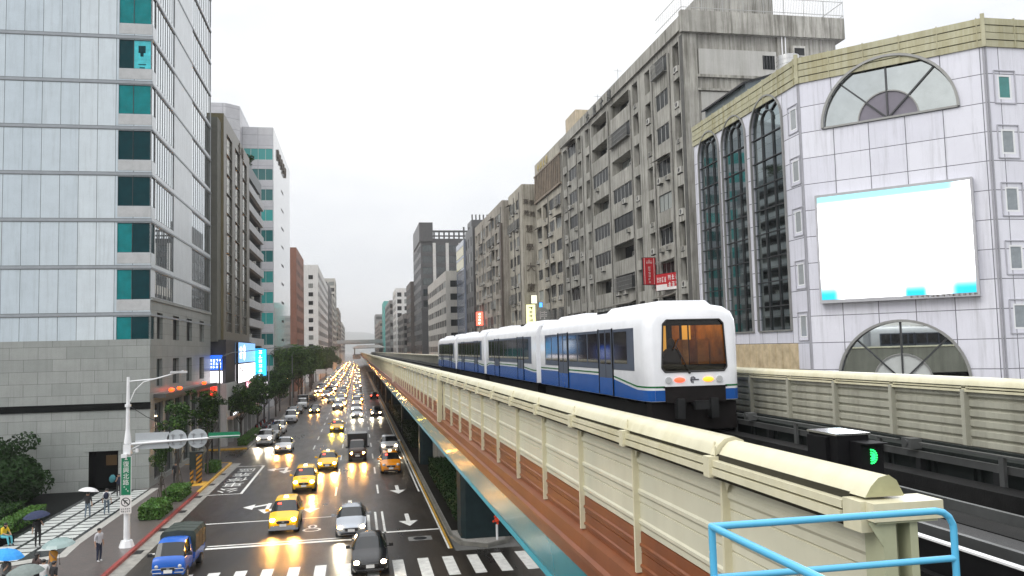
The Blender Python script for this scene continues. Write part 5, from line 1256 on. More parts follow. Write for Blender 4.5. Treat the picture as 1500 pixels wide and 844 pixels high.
def hedge(label, x0, x1, y0, y1, h, seed, n=2600, mats=(HEDGEM,LEAFL,HEDGEM), z=.14, ang=0, group=None):
    cx, cy_ = (x0+x1)/2, (y0+y1)/2; w, d = x1-x0, y1-y0; rnd = random.Random(seed)
    t = thing('hedge', label, 'hedge', (cx,cy_,z), ang, group)
    v = []; f = []; mi = []
    for k in range(n):
        p = Vector((rnd.uniform(-w/2,w/2), rnd.uniform(-d/2,d/2), rnd.uniform(.05,h)))
        q = rnd.randrange(4)
        if q == 0: p.z = h*rnd.uniform(.9,1.05)
        elif q == 1: p.y = -d/2*rnd.uniform(.94,1.04)
        elif q == 2: p.x = rnd.choice((-1,1))*w/2*rnd.uniform(.94,1.04)
        s = rnd.uniform(.05,.1); e = Euler((rnd.uniform(0,6),rnd.uniform(0,6),rnd.uniform(0,6))).to_matrix(); i = len(v)
        v += [tuple(p+e@Vector(c)) for c in ((s,0,0),(0,s*.6,0),(-s,0,0),(0,-s*.6,0))]; f.append([i,i+1,i+2,i+3]); mi.append(rnd.randrange(3))
    me = bpy.data.meshes.new('foliage'); me.from_pydata(v,[],f)
    for mt in mats: me.materials.append(mt)
    me.polygons.foreach_set('material_index', mi); link('foliage', me, t)
    m = MB(); m.box(-w/2+.08,w/2-.08,-d/2+.08,d/2-.08,0,h-.1); part('stem_mass', m, LEAFD, t); return t
hedge('clipped green hedge box nearest the white mast', -13.7,-12.35,56.2,59.6,.85,1); hedge('clipped green hedge box under the young staked tree', -13.7,-12.4,62.6,66.2,.8,2)
hedge('clipped green hedge box beyond the striped post', -13.2,-12.3,76.6,79.5,.8,3)
hedge('low bright hedge along the plaza path', -21.2,-20.3,52.5,60,.9,4,3200,z=0); hedge('dark broad hedge behind the bright plaza hedge', -25,-21.6,53,60,1.2,5,5200,(LEAFD,LEAFM,LEAFD),z=0)
hedge('long dark hedge on the median under the viaduct', 5.75,8.1,49,69.5,1.4,6,6000,(LEAFX,LEAFX,LEAFD),z=.15)
hedge('dark dense hedge on the median beyond the concrete enclosure', 5.5,8.1,88,150,1.7,16,9000,(LEAFX,LEAFX,LEAFD),z=.15)
hedge('green hedge strip beside the parked white cars', -13.4,-12.4,98,112,.8,7,2600)
bs = thing('round_bush', 'big round dark bush against the granite wall', 'bush', (-25.4,66.2,.0)); link('crown', leaf_mesh('crown', 15000, crown_blobs(random.Random(5),2.9,4.6,16)+[(0,0,-.6,2.6,2.6,2.1)]*3, .17, 8, (LEAFD,LEAFD,LEAFD)), bs, (0,0,2.3)); m = MB(); m.cyl((0,0,0),(0,0,2.2),.15,.08); part('trunk', m, BARK, bs)
m = MB(); m.box(-30,-19.9,52,69.7,.0,.145); structure('black_granite_paving', m, STONED)

# ---- street furniture
mast = thing('sign_mast', 'white tapered street light mast carrying road signs over the pavement', 'sign mast', (-12.5, 48.9, .14))
m = MB(); m.cyl((0,0,0),(0,0,.35),.42,.3,8); m.cyl((0,0,.35),(0,0,5.6),.17,.15,14); m.cyl((0,0,5.6),(0,0,6.4),.2,.11,14); m.cyl((0,0,6.4),(0,0,9.25),.11,.08,12); m.cyl((0,0,7.6),(0,0,7.75),.16,.16,12); m.box(-.18,.2,-.2,.2,5.0,5.55); part('pole', m, WHITE, mast, True)
m = MB(); m.tube([(0,0,9.0),(1.4,0,9.1),(2.9,0,9.5)], .035, 8); m.tube([(.1,0,7.9),(.35,0,8.5),(.8,0,8.95),(1.4,0,9.1)], .03, 8); part('lamp_arm', m, WHITE, mast)
m = MB(); m.box(2.2,3.1,-.1,.1,9.38,9.5); part('lamp_head', m, M('lamp_head_grey', (.5,.5,.5), .3), mast)
m = MB(); m.cyl((.1,0,5.55),(5.6,0,5.75),.07,.05,10); m.cyl((.05,-.02,5.2),(.8,0,5.56),.03,n=6); part('sign_arm', m, WHITE, mast, True)
m = MB(); m.box(-.25,.05,-.35,-.2,4.85,5.05); m.cyl((.5,-.05,5.1),(.5,-.05,5.3),.09,n=8); m.box(.3,.5,-.03,.03,5.15,5.2); part('camera_box', m, WHITE, mast)
m = MB(); m.tube([(0,0,7.7),(1.0,.0,7.0),(2.4,0,6.3)], .02, 6); part('cable', m, DARKM, mast)
def flat_sign(name, label, pts, loc, mat, back, cat='road sign', rz=0):
    t = thing(name, label, cat, loc, rz); m = MB(); m.prism(pts, 'y', 0, .04); part('panel', m, mat, t); return t
def back_frame(m, w, z): m.box(-w,w,-.05,-.005,z-.02,z+.02)
SB = M('sign_back_aluminium', (.45,.48,.5), .4, .3, var=.06)
def disc_pts(r, n=24): return [(r*math.cos(2*PI*k/n), r*math.sin(2*PI*k/n)) for k in range(n)]
t = flat_sign('road_sign', 'blank grey back of the rectangular road sign on the mast arm', [(-.88,-.45),(.88,-.45),(.88,.45),(-.88,.45)], (-11.25,49.0,5.82), SB, None)
m = MB(); m.box(-.88,.88,-.03,-.002,-.02,.03); part('bracket', m, WHITE, t)
for k, (x, lb) in enumerate(((-9.95,'round road sign back nearer the mast on its arm'),(-8.85,'round road sign back farther out on the mast arm'))):
    t = flat_sign('road_sign', lb, disc_pts(.53), (x,49.0,5.84), SB, None)
    m = MB()
    for s in (-.22,.22): m.box(s-.03,s+.03,-.045,-.002,-.32,.3); m.box(s-.1,s+.1,-.05,-.002,.22,.27); m.box(s-.1,s+.1,-.05,-.002,-.3,-.25)
    part('bracket', m, M('bracket_grey', (.25,.26,.27), .4), t)
GRN = M('sign_green', (.0,.17,.075), .35, var=.04)
t = flat_sign('street_name_sign', 'small green street sign at the end of the mast arm', [(-.85,-.16),(.8,-.16),(.88,0),(.8,.16),(-.85,.16)], (-7.4,48.85,5.98), GRN, None); m = MB(); m.box(-.8,.85,-.05,-.002,-.07,-.03); part('bracket', m, WHITE, t)
t = flat_sign('street_name_sign', 'tall green vertical street name sign on the white mast', [(-.27,0),(.27,0),(.27,2.1),(-.27,2.1)], (-12.5,48.62,2.95), M('sign_edge_white', (.7,.7,.7), .4), None)
m = MB(); m.box(-.245,.245,-.006,-.001,.025,2.075); part('face', m, GRN, t)
for k, ch in enumerate('復興北路'): lettering(ch, .33, LW, t, (0,-.012,1.68-.33*k), (PI/2,0,0), .003)
m = MB(); m.prism([(-.09,1.93),(.09,1.93),(0,2.04)], 'y', -.012, -.007); rnd = random.Random(2)
for k in range(3): strokes(m, rnd, -.12+.09*k, .42-.12*k, .08, .1, lambda p,q,r,s: m.box(p,q,-.012,-.007,r,s))
part('small_lettering', m, LW, t)
t = flat_sign('road_sign', 'white sign with barred black turn symbol below the green sign', [(-.29,0),(.29,0),(.29,.95),(-.29,.95)], (-12.5,48.6,1.98), LW, None)
m = MB(); pts = disc_pts(.24)
for p, q in zip(pts, pts[1:]+pts[:1]): m.prism([(p[0],p[1]+.62),(q[0],q[1]+.62),(q[0]*.82,q[1]*.82+.62),(p[0]*.82,p[1]*.82+.62)], 'y', -.008, -.002)
m.prism([(-.16,.74),(-.12,.79),(.17,.5),(.13,.45)], 'y', -.011, -.002); m.box(-.07,-.03,-.006,-.002,.52,.72); m.box(-.07,.1,-.006,-.002,.68,.72)
rnd = random.Random(3)
for r_ in range(2):
    for k in range(5): strokes(m, rnd, -.24+.1*k, .2-.14*r_, .08, .1, lambda p,q,r,s: m.box(p,q,-.006,-.002,r,s))
part('symbol', m, PLASTIC, t)
def lamp_post(label, x, y, h, arm, group='far street lamps'):
    t = thing('street_lamp', label, 'street lamp', (x,y,.14), 0, group); m = MB(); m.cyl((0,0,0),(0,0,h-1),.11,.07,10); part('pole', m, M('lamp_pole_grey', (.14,.15,.15), .4, .3), t)
    m = MB(); m.tube([(0,0,h-1.1),(.3,0,h-.4),(1,0,h-.1),(arm,0,h+.4)], .04, 7); m.box(arm-.5,arm+.35,-.1,.1,h+.36,h+.48); part('arm', m, M('lamp_pole_grey', ()), t)
lamp_post('grey street lamp rising past the podium signs', -12.4, 79, 10.6, 6.2); lamp_post('grey street lamp beside the balcony block', -12.4, 122, 11, 4.5); lamp_post('grey street lamp in the trees by the glass tower', -12.4, 165, 11, 4.0); lamp_post('grey street lamp before the red brick tower', -12.4, 205, 11, 4.0)
def hazard():
    mt, nt, b = newmat('hazard_stripes'); L = nt.links; tc = N(nt,'ShaderNodeTexCoord'); mp = N(nt,'ShaderNodeMapping'); mp.inputs['Rotation'].default_value = (0, R(40), 0); L.new(tc.outputs['Object'], mp.inputs[0])
    w = N(nt,'ShaderNodeTexWave', bands_direction='Z', i_Scale=1.1); L.new(mp.outputs[0], w.inputs['Vector']); r = ramp(nt, w.outputs[0], [(.49,(.02,.018,.015)),(.51,(.42,.2,.02))]); L.new(r.outputs[0], b.inputs['Base Color']); b.inputs['Roughness'].default_value = .4; return mt
HZ = hazard()
t = thing('hazard_post', 'thick black and yellow striped post on the pavement corner', 'post', (-12.75,71.2,.146)); m = MB(); m.cyl((0,0,0),(0,0,2.3),.24,.24,14); part('pole', m, HZ, t, True); m = MB(); m.cyl((0,0,2.3),(0,0,2.36),.25,.18,14); part('cap', m, DARKM, t)
t = thing('hazard_post', 'short dark striped bollard beside the tall striped post', 'bollard', (-13.2,70.6,.146)); m = MB(); m.cyl((0,0,0),(0,0,1.15),.14,.14,12); part('pole', m, HZ, t, True); m = MB(); m.cyl((0,0,1.15),(0,0,1.2),.15,.1,12); part('cap', m, DARKM, t)
t = thing('traffic_light', 'traffic light showing red behind the mast signs', 'traffic light', (-13.1,79.5,.14)); m = MB(); m.cyl((0,0,0),(0,0,4.6),.08,n=8); m.box(-.9,0,-.03,.03,4.3,4.37); part('pole', m, DARKM, t)
m = MB(); m.box(-1.2,-.2,-.25,0,4.15,4.5); part('housing', m, BLACK, t); m = MB(); m.cyl((-1.0,-.28,4.33),(-1.0,-.26,4.33),.15,n=12); part('red_lamp', m, Mlight('traffic_red', (1,.03,.03), 8), t)
t = thing('gantry_sign', 'white rectangular and round signs on a pole arm among the far trees', 'road sign', (-12.2,196,.14)); m = MB(); m.cyl((0,0,0),(0,0,6.2),.12,n=8); m.cyl((0,0,5.9),(7.4,0,5.9),.07,n=8); part('pole', m, WHITE, t)
m = MB(); m.box(2.8,5.0,-.06,0,5.4,6.4); m.cyl((5.9,-.06,5.9),(5.9,0,5.9),.75,n=20); part('panel', m, WHITE, t)
t = thing('utility_box', 'dark kerbside cabinet behind the striped post', 'cabinet', (-14.5,80,.14)); m = MB(); m.box(-.6,.6,-.3,.3,0,1.5,0); m.box(-.65,.65,-.35,.35,1.5,1.56,0); m.box(-.02,.02,-.315,-.3,.1,1.4,1); part('casing', m, [M('cabinet_green', (.06,.08,.07), .5), BLACK], t)
t = thing('concrete_enclosure', 'grey concrete walled enclosure on the median under the viaduct', 'enclosure', (7.0,70.6,.15)); m = MB(); m.box(-.35,-.1,0,15,0,3.0); m.box(-.35,1.4,-.02,.25,0,3.0); m.box(-.4,-.05,-.05,15.1,3.0,3.12); m.box(-.05,1.45,-.06,.3,3.0,3.12); m.box(.3,1.0,-.05,-.021,.2,2.3); part('wall', m, M('enclosure_concrete', (.25,.245,.22), .7, var=.2, streak=.5), t)
t = thing('marker_post', 'thin median post topped with red reflectors', 'marker post', (7.35,44.6,.158)); m = MB(); m.cyl((0,0,0),(0,0,.8),.06,n=8); part('pole', m, WHITE, t); m = MB()
for k in range(9): a = k*.7; m.ball((.2*math.cos(a)*(.4+.6*(k%2)),-.04,1.05+.2*math.sin(a)*(.4+.6*(k%2))),(.06,.03,.06),8,5)
part('reflector', m, M('reflector_red', (.5,.03,.01), .2, emit=(1,.1,.03), es=.15), t)

# ================================================================== VEHICLES
# station: (y, half width, z low, z belt, z roof, roof half width); seg flags: g = side glass, w = screen on top
SEDAN = dict(L=4.6, hw=.875, st=[(0,.62,.34,.58,.62,.5),(.07,.74,.24,.66,.69,.6),(.3,.84,.2,.74,.78,.7),(.75,.87,.19,.83,.87,.74),(1.28,.875,.19,.93,.97,.74),(1.36,.875,.19,.945,1.0,.72),(2.05,.875,.19,.96,1.40,.59),(2.45,.875,.19,.965,1.46,.57),(2.55,.875,.19,.965,1.465,.57),(3.2,.875,.19,.97,1.45,.57),(3.6,.875,.19,.985,1.36,.58),(3.72,.875,.19,.99,1.3,.59),(4.12,.87,.2,1.0,1.05,.68),(4.45,.83,.24,.97,1.0,.66),(4.6,.74,.34,.88,.9,.6)],
    seg={5:'gw',6:'g',8:'g',9:'g',10:'g',11:'w'}, wheels=(.85,3.5), r=.31, hl=(.62,.66,.22,.07), tl=(.66,.85))
WAGON = dict(L=4.5, hw=.865, st=[(0,.62,.36,.66,.7,.5),(.07,.74,.26,.76,.8,.6),(.3,.83,.21,.86,.9,.7),(.8,.86,.2,.96,1.0,.74),(1.02,.865,.2,1.03,1.07,.74),(1.08,.865,.2,1.04,1.1,.73),(1.95,.865,.2,1.05,1.58,.62),(2.35,.865,.2,1.05,1.65,.61),(2.45,.865,.2,1.05,1.655,.61),(3.2,.865,.2,1.06,1.65,.61),(3.3,.865,.2,1.06,1.645,.61),(4.0,.865,.2,1.07,1.6,.6),(4.15,.86,.21,1.07,1.56,.6),(4.4,.83,.24,1.06,1.12,.66),(4.5,.76,.36,.95,.98,.62)],
    seg={5:'gw',6:'g',8:'g',10:'g',12:'w'}, wheels=(.8,3.45), r=.32, hl=(.6,.78,.24,.09), tl=(.7,1.0))
SUV = dict(L=4.55, hw=.91, st=[(0,.68,.4,.74,.8,.55),(.07,.8,.3,.86,.92,.66),(.3,.88,.26,.96,1.0,.76),(.9,.905,.25,1.06,1.1,.8),(1.15,.91,.25,1.1,1.14,.78),(1.22,.91,.25,1.11,1.18,.77),(1.95,.91,.25,1.12,1.62,.66),(2.3,.91,.25,1.12,1.68,.66),(2.4,.91,.25,1.12,1.685,.66),(3.2,.91,.25,1.13,1.68,.66),(3.3,.91,.25,1.13,1.675,.66),(4.0,.91,.25,1.14,1.62,.65),(4.15,.905,.26,1.14,1.58,.65),(4.45,.88,.3,1.12,1.18,.7),(4.55,.8,.42,1.0,1.04,.66)],
    seg={5:'gw',6:'g',8:'g',10:'g',12:'w'}, wheels=(.85,3.55), r=.35, hl=(.64,.88,.24,.08), tl=(.74,1.05))
VAN = dict(L=4.7, hw=.86, st=[(0,.74,.35,.86,.92,.6),(.05,.82,.28,.98,1.03,.7),(.25,.85,.24,1.1,1.14,.74),(.4,.855,.24,1.14,1.2,.75),(1.0,.86,.24,1.15,1.82,.68),(1.3,.86,.24,1.15,1.92,.68),(2.0,.86,.24,1.15,1.95,.68),(2.1,.86,.24,1.15,1.95,.68),(3.2,.86,.24,1.15,1.95,.68),(3.3,.86,.24,1.15,1.95,.68),(4.5,.86,.26,1.15,1.9,.67),(4.65,.84,.3,1.12,1.2,.7),(4.7,.78,.4,1.0,1.05,.66)],
    seg={3:'gw',4:'g',5:'g',7:'g',9:'g',10:'w'}, wheels=(.8,3.7), r=.32, hl=(.66,.78,.2,.1), tl=(.72,.9))
CAB = dict(L=1.75, hw=.74, st=[(0,.68,.35,.82,.86,.55),(.04,.73,.3,.95,1.0,.62),(.14,.74,.28,1.06,1.1,.66),(.2,.74,.28,1.07,1.14,.66),(.62,.74,.28,1.08,1.68,.6),(.8,.74,.28,1.08,1.76,.6),(1.35,.74,.28,1.08,1.78,.6),(1.6,.74,.28,1.08,1.76,.6),(1.75,.73,.3,1.06,1.7,.6)],
    seg={3:'gw',4:'g',5:'g'}, wheels=(.55,), r=.27, hl=(.52,.72,.2,.09), tl=(.6,.7))
def car_pieces(S, pc, head=HEADW, tail=TAILO, taxi=False, plate=True, cargo=None, grille=.34):
    """list of (part name, MB, materials, smooth, [sub-parts])"""
    st = S['st']; out = []; bodym = MB(); ws = MB(); sw = MB(); rg = MB()
    def ring(q):
        y, hw, zl, zb, zr, rh = q; zb2 = zb
        h = [(hw*.9,zl),(hw*.985,zl+.1),(hw,zl+(zb-zl)*.45),(hw*.99,zb-.07),(hw*.955,zb),(rh,zr-.035),(rh*.86,zr),(rh*.4,zr+.018)]
        return [(-x,y,z) for x, z in h]+[(x,y,z) for x, z in h[::-1]]
    rs = [ring(q) for q in st]; n = len(rs[0])
    for i in range(len(rs)-1):
        fl = S['seg'].get(i, '')
        for k in range(n):
            j = (k+1) % n; q = [rs[i][k], rs[i][j], rs[i+1][j], rs[i+1][k]]
            tgt = bodym
            if k in (4, n-6) and 'g' in fl: tgt = sw
            if k in (5,6,7,8,9) and 'w' in fl: tgt = ws if i < len(rs)/2 else rg
            tgt.poly(q)
    bodym.poly(rs[0][::-1]); bodym.poly(rs[-1])
    L_ = S['L']; hw = S['hw']; r = S['r']
    f0, f1 = st[0], st[1]
    dk = MB()                                                       # dark lower grille, bumper strips and arches
    zg = S['hl'][1]-.04
    dk.prism([(-grille,zg-.16),(-grille*1.15,zg),(grille*1.15,zg),(grille,zg-.16)], 'y', -.03, .1); dk.box(-.6,.6,-.02,.1,.27,.36)
    ar = MB()
    for y in S['wheels']:
        for s in (-1,1):
            ar = MB(); out.append(('wheel_arch', ar, PLASTIC, False, [])); ar.cyl((s*(hw-.3),y,r),(s*(hw+.004),y,r),r+.055,n=18)
    chrome = MB(); chrome.box(-grille*1.1,grille*1.1,-.04,-.028,zg-.02,zg+.01); chrome.box(-.07,.07,-.045,-.03,zg-.1,zg-.03)
    if cargo is None: chrome.box(-.62,.62,-.02,.05,zg-.3,zg-.27)
    out += [('body', bodym, pc, True, [])]
    out += [('windscreen', ws, CARGLASS, True, [])] if ws.f else []
    if sw.f: out.append(('side_window', sw, CARGLASS, True, []))
    if rg.f: out.append(('rear_window', rg, CARGLASS, True, []))
    out.append(('grille', dk, PLASTIC, False, [])); out.append(('chrome_trim', chrome, RIM, False, []))
    hx, hz, hl_w, hl_h = S['hl']
    for s in (-1,1):
        m = MB(); m.ball((s*hx,.085,hz),(hl_w*.62,.13,hl_h*1.25),12,8); out.append(('headlight', m, head, True, []))
        m = MB(); tx, tz = S['tl']; m.box(s*tx-.12,s*tx+.12,L_-.1,L_+.004,tz-.09,tz+.09); out.append(('taillight', m, tail, False, []))
        m = MB(); ym = st[5][0]+.25 if cargo is None else .3; zm = st[5][3]+.1; m.box(s*(hw+.16)-.1,s*(hw+.16)+.1,ym,ym+.1,zm-.06,zm+.08); m.box(min(s*(hw-.08),s*(hw+.1)),max(s*(hw-.08),s*(hw+.1)),ym+.03,ym+.07,zm-.06,zm-.02); out.append(('mirror', m, pc if cargo is None else PLASTIC, False, []))
        for y in S['wheels']:
            m = MB(); m.cyl((s*(hw-.2),y,r),(s*(hw+.008),y,r),r,n=18)
            q = MB(); q.cyl((s*(hw-.05),y,r),(s*(hw+.014),y,r),r*.62,r*.55,n=14)
            for k in range(5): a = k*2*PI/5; q.box(min(s*(hw+.01),s*(hw+.02)),max(s*(hw+.01),s*(hw+.02)),y+r*.36*math.cos(a)-.05,y+r*.36*math.cos(a)+.05,r+r*.36*math.sin(a)-.05,r+r*.36*math.sin(a)+.05)
            out.append(('wheel', m, TYRE, False, [('rim', q, RIM)]))
    if plate: m = MB(); m.box(-.19,.19,-.05,-.03,.42,.57); out.append(('licence_plate', m, PLATE, False, []))
    if taxi:
        yr = (st[7][0]+st[8][0])/2-.05; zr = st[7][4]+.01
        m = MB(); m.prism([(-.16,zr),(.16,zr),(.12,zr+.15),(-.12,zr+.15)], 'y', yr, yr+.14); out.append(('taxi_roof_sign', m, TAXISIGN, False, []))
        m = MB(); ws_y = st[6][0]-.12; m.box(-.42,-.22,ws_y-.2,ws_y-.12,st[6][4]-.16,st[6][4]-.08); out.append(('vacant_lamp', m, TAXIRED, False, []))
        if taxi == 2:                                               # roof card on the bonnet edge and door stripes
            m = MB(); m.box(-.2,.2,.55,.75,st[3][4]+.005,st[3][4]+.012); out.append(('bonnet_badge', m, TAXIRED, False, []))
    if cargo == 'tarp':
        m = MB(); m.box(-.8,.8,1.8,4.1,.62,.92); m.box(-.72,.72,1.75,4.1,.42,.62); out.append(('cargo_bed', m, pc, False, []))
        m = MB(); m.prism([(-.82,.92),(.82,.92),(.82,1.75),(.72,1.92),(0,1.98),(-.72,1.92),(-.82,1.75)], 'y', 1.82, 4.12)
        for k in range(4): m.prism([(-.83,.9),(.83,.9),(.83,1.75),(.73,1.93),(0,1.995),(-.73,1.93),(-.83,1.75)], 'y', 1.85+k*.73, 1.9+k*.73)
        out.append(('tarpaulin_cover', m, TARP, False, []))
    if cargo == 'box':
        m = MB(); m.box(-.84,.84,1.7,4.3,.5,2.15); out.append(('cargo_box', m, head if False else M('truck_box_grey', (.3,.3,.3), .5, var=.1), False, []))
        m = MB(); m.box(-.86,.86,1.66,1.72,1.0,2.2); m.box(-.86,-.82,1.66,4.3,2.1,2.2); m.box(.82,.86,1.66,4.3,2.1,2.2); m.box(-.8,.8,1.6,1.7,1.9,2.18); out.append(('box_frame', m, PLASTIC, False, []))
    if cargo:
        for s in (-1,1):
            m = MB(); m.cyl((s*(hw-.2),3.35,r),(s*(hw+.06),3.35,r),r,n=18); q = MB(); q.cyl((s*(hw),3.35,r),(s*(hw+.07),3.35,r),r*.55,n=12); out.append(('wheel', m, TYRE, False, [('rim', q, RIM)]))
    return out
PMESH = {}
def car(name, label, cat, key, pieces, x, y, rz=0, group='traffic on the wet road', z=.0):
    """first car of a key is built part by part, later ones are copies"""
    if key not in PMESH:
        PMESH[key] = [(nm, mb.mesh(nm, mt, sm), [(a, b.mesh(a, c)) for a, b, c in sub]) for nm, mb, mt, sm, sub in pieces()]
    t = thing(name, label, cat, (x,y,z), rz, group)
    for nm, me, sub in PMESH[key]:
        o = link(nm, me, t)
        for a, b in sub: link(a, b, o)
    return t
def beam(t, col=(1,.6,.22), p=260, S=SEDAN):
    for s in (-1,1):
        l = bpy.data.lights.new('headlight_beam', 'SPOT'); l.energy = p*1.3; l.color = col; l.spot_size = R(46); l.spot_blend = .8; l.shadow_soft_size = .08
        o = bpy.data.objects.new('headlight_beam', l); COL.objects.link(o); o.parent = t; o.location = (s*S['hl'][0], -.12, S['hl'][1]); o.rotation_euler = (R(66), 0, PI)
WARM = (1,.45,.1); COOL = (1,.86,.62)
def C(S, pc, **k): return lambda: car_pieces(S, pc, **k)
t = car('pickup_truck', 'small blue pickup truck with dark tarpaulin cover at the crossing', 'truck', 'bluetruck', C(CAB, PBL, head=HEADO, cargo='tarp', grille=.3), -8.75, 41.3, R(-2))
m = MB(); 
for s in (-1,1): m.tube([(s*.3,-.06,.62),(s*.68,-.06,.62),(s*.74,-.06,.54),(s*.68,-.06,.45),(s*.3,-.06,.45)], .022, 6)
part('bull_bar', m, RIM, t)
car('taxi', 'yellow taxi estate with silver bumper waiting nearest the stop line', 'taxi', 'taxiA', C(WAGON, PY, taxi=1), -4.35, 50.3); beam(bpy.context.scene.objects['taxi'], WARM, 300, WAGON)
m = MB(); m.box(-.72,.72,-.035,.06,.22,.46); m.box(-.84,.84,.02,.25,.2,.3); part('lower_bumper', m, PSV, SC.objects['taxi'])
t = car('car', 'silver saloon car stopped over the white stop line', 'car', 'silver', C(SEDAN, PSV, head=HEADC), -.42, 47.7); beam(t, COOL, 220)
t = car('car', 'black saloon car on the zebra crossing with bright headlights', 'car', 'black', C(SEDAN, PBK, head=HEADC), .5, 39.6); beam(t, COOL, 260)
t = car('taxi', 'yellow taxi with hazard lights right behind the first taxi', 'taxi', 'taxiB', C(WAGON, PY, taxi=2), -4.05, 64.4); beam(t, WARM, 280, WAGON)
t = car('taxi', 'low yellow taxi saloon with glaring headlights in the middle lane', 'taxi', 'taxiC', C(SEDAN, PY, taxi=1), -2.7, 75.2); beam(t, WARM, 900)
t = car('box_truck', 'small dark truck with a tall grey cargo box', 'truck', 'boxtruck', C(CAB, PDK, head=HEADW, cargo='box', grille=.3), -.05, 80.6); beam(t, WARM, 300, CAB); t.scale = (1.12,1.12,1.12)
t = car('taxi', 'orange yellow taxi with dim lights beside the median kerb', 'taxi', 'taxiD', C(WAGON, PYO, head=HEADO, taxi=1), 2.75, 71.4)
t = car('car', 'white sport utility car right behind the orange taxi', 'car', 'suvw', C(SUV, PW, head=HEADC), 3.15, 84.8); beam(t, COOL, 250, SUV)
t = car('car', 'white saloon car with warm headlights in the turning lane', 'car', 'sedw', C(SEDAN, PW, head=HEADW), -7.75, 89.9); beam(t, WARM, 650)
t = car('parked_car', 'white sport utility car leading the parked row with lights on', 'car', 'suvw', None, -10.5, 97.6); beam(t, COOL, 500, SUV)
t = car('parked_car', 'dark grey hatchback parked behind the lit white utility car', 'car', 'wagg', C(WAGON, PGY, head=HEADO), -10.3, 104.3)
t = car('parked_car', 'white hatchback parked third in the kerb row', 'car', 'wagw', C(WAGON, PW, head=HEADO), -10.2, 111)
t = car('parked_car', 'white van parked past the gap in the kerb row', 'van', 'vanw', C(VAN, PW, head=HEADO), -9.9, 127.6)
t = car('parked_car', 'grey van parked right behind the white van', 'van', 'vang', C(VAN, PGY, head=HEADO), -10.2, 134.5)
t = car('parked_car', 'black saloon parked in front of the pale box truck', 'car', 'blko', C(SEDAN, PBK, head=HEADO), -10.2, 146)
t = car('box_truck', 'pale box truck parked by the kerb under the trees', 'truck', 'truckw', C(CAB, PW, head=HEADO, cargo='box', grille=.3), -10.1, 158); t.scale = (1.15,1.15,1.15)
t = car('taxi', 'yellow taxi with yellow fog lamps alone mid road', 'taxi', 'taxiE', C(SEDAN, PY, head=HEADY, taxi=1), -2.7, 110.2); beam(t, (1,.7,.05), 500)
t = car('car', 'dark saloon with one lit lamp in the left lane', 'car', 'blk2', C(SEDAN, PBK, head=HEADW), -7.3, 145.3); beam(t, WARM, 150)
t = car('car', 'dark saloon driving without lights ahead of the packed traffic', 'car', 'gry2', C(SEDAN, PGY, head=HEADO), -5.2, 172)
t = car('car', 'white saloon with glaring white lamps in the middle lane', 'car', 'sedc', C(SEDAN, PW, head=HEADC), -.1, 131.5); beam(t, COOL, 500)
t = car('car', 'white utility car following the glaring white saloon', 'car', 'suvw', None, -.2, 141.5); beam(t, COOL, 350, SUV)
t = car('car', 'dark car with two starlike white lamps near the median', 'car', 'black', None, 2.9, 133.5); beam(t, COOL, 500)
t = car('car', 'dark car turning with red tail lamps by the trees', 'car', 'redtail', C(SEDAN, PBK, head=HEADO, tail=TAILR), -9.2, 184, PI-.5)
t = car('box_truck', 'brown truck with a tall box in the left lane near the trees', 'truck', 'boxtruck', None, -6.7, 201)
t = car('car', 'red lamped dark car beside the median in the packed traffic', 'car', 'redtail', None, 3.6, 186, PI)
# packed traffic: small in the picture, each one mesh
def far_mesh(S, pc, head, taxi=False, cargo=None):
    mb = MB(); mats = []; 
    for nm, b, mt, sm, sub in car_pieces(S, pc, head, TAILR, taxi, False, cargo):
        if nm in ('chrome_trim','mirror','vacant_lamp'): continue
        if mt not in mats: mats.append(mt)
        k = mats.index(mt); i = len(mb.v); mb.v += b.v; mb.f += [[i+q for q in f] for f in b.f]; mb.m += [k]*len(b.f)
        if nm == 'headlight': pass
    return mb.mesh('car', mats, True)
HEADF = Mlight('far_headlight_warm', (1,.33,.055), 190); HEADG = Mlight('far_headlight_white', (1,.52,.16), 150)
FAR = [('taxi', far_mesh(WAGON, PY, HEADF, 1), 'yellow taxi with glaring warm lamps in the packed far traffic', 'taxi'), ('car', far_mesh(SEDAN, PW, HEADG), 'white car with glaring lamps in the packed far traffic', 'car'),
       ('car', far_mesh(SEDAN, PBK, HEADF), 'dark car with glaring warm lamps in the packed far traffic', 'car'), ('car', far_mesh(SUV, PSV, HEADG), 'silver utility car with glaring lamps in the packed far traffic', 'car'),
       ('taxi', far_mesh(SEDAN, PYO, HEADF, 1), 'orange taxi with glaring warm lamps in the packed far traffic', 'taxi'), ('van', far_mesh(VAN, PW, HEADF), 'white van with glaring warm lamps in the packed far traffic', 'van'), ('bus', far_mesh(VAN, PGY, HEADF), 'grey van with glaring warm lamps in the packed far traffic', 'van')]
rnd = random.Random(77); nfar = 0
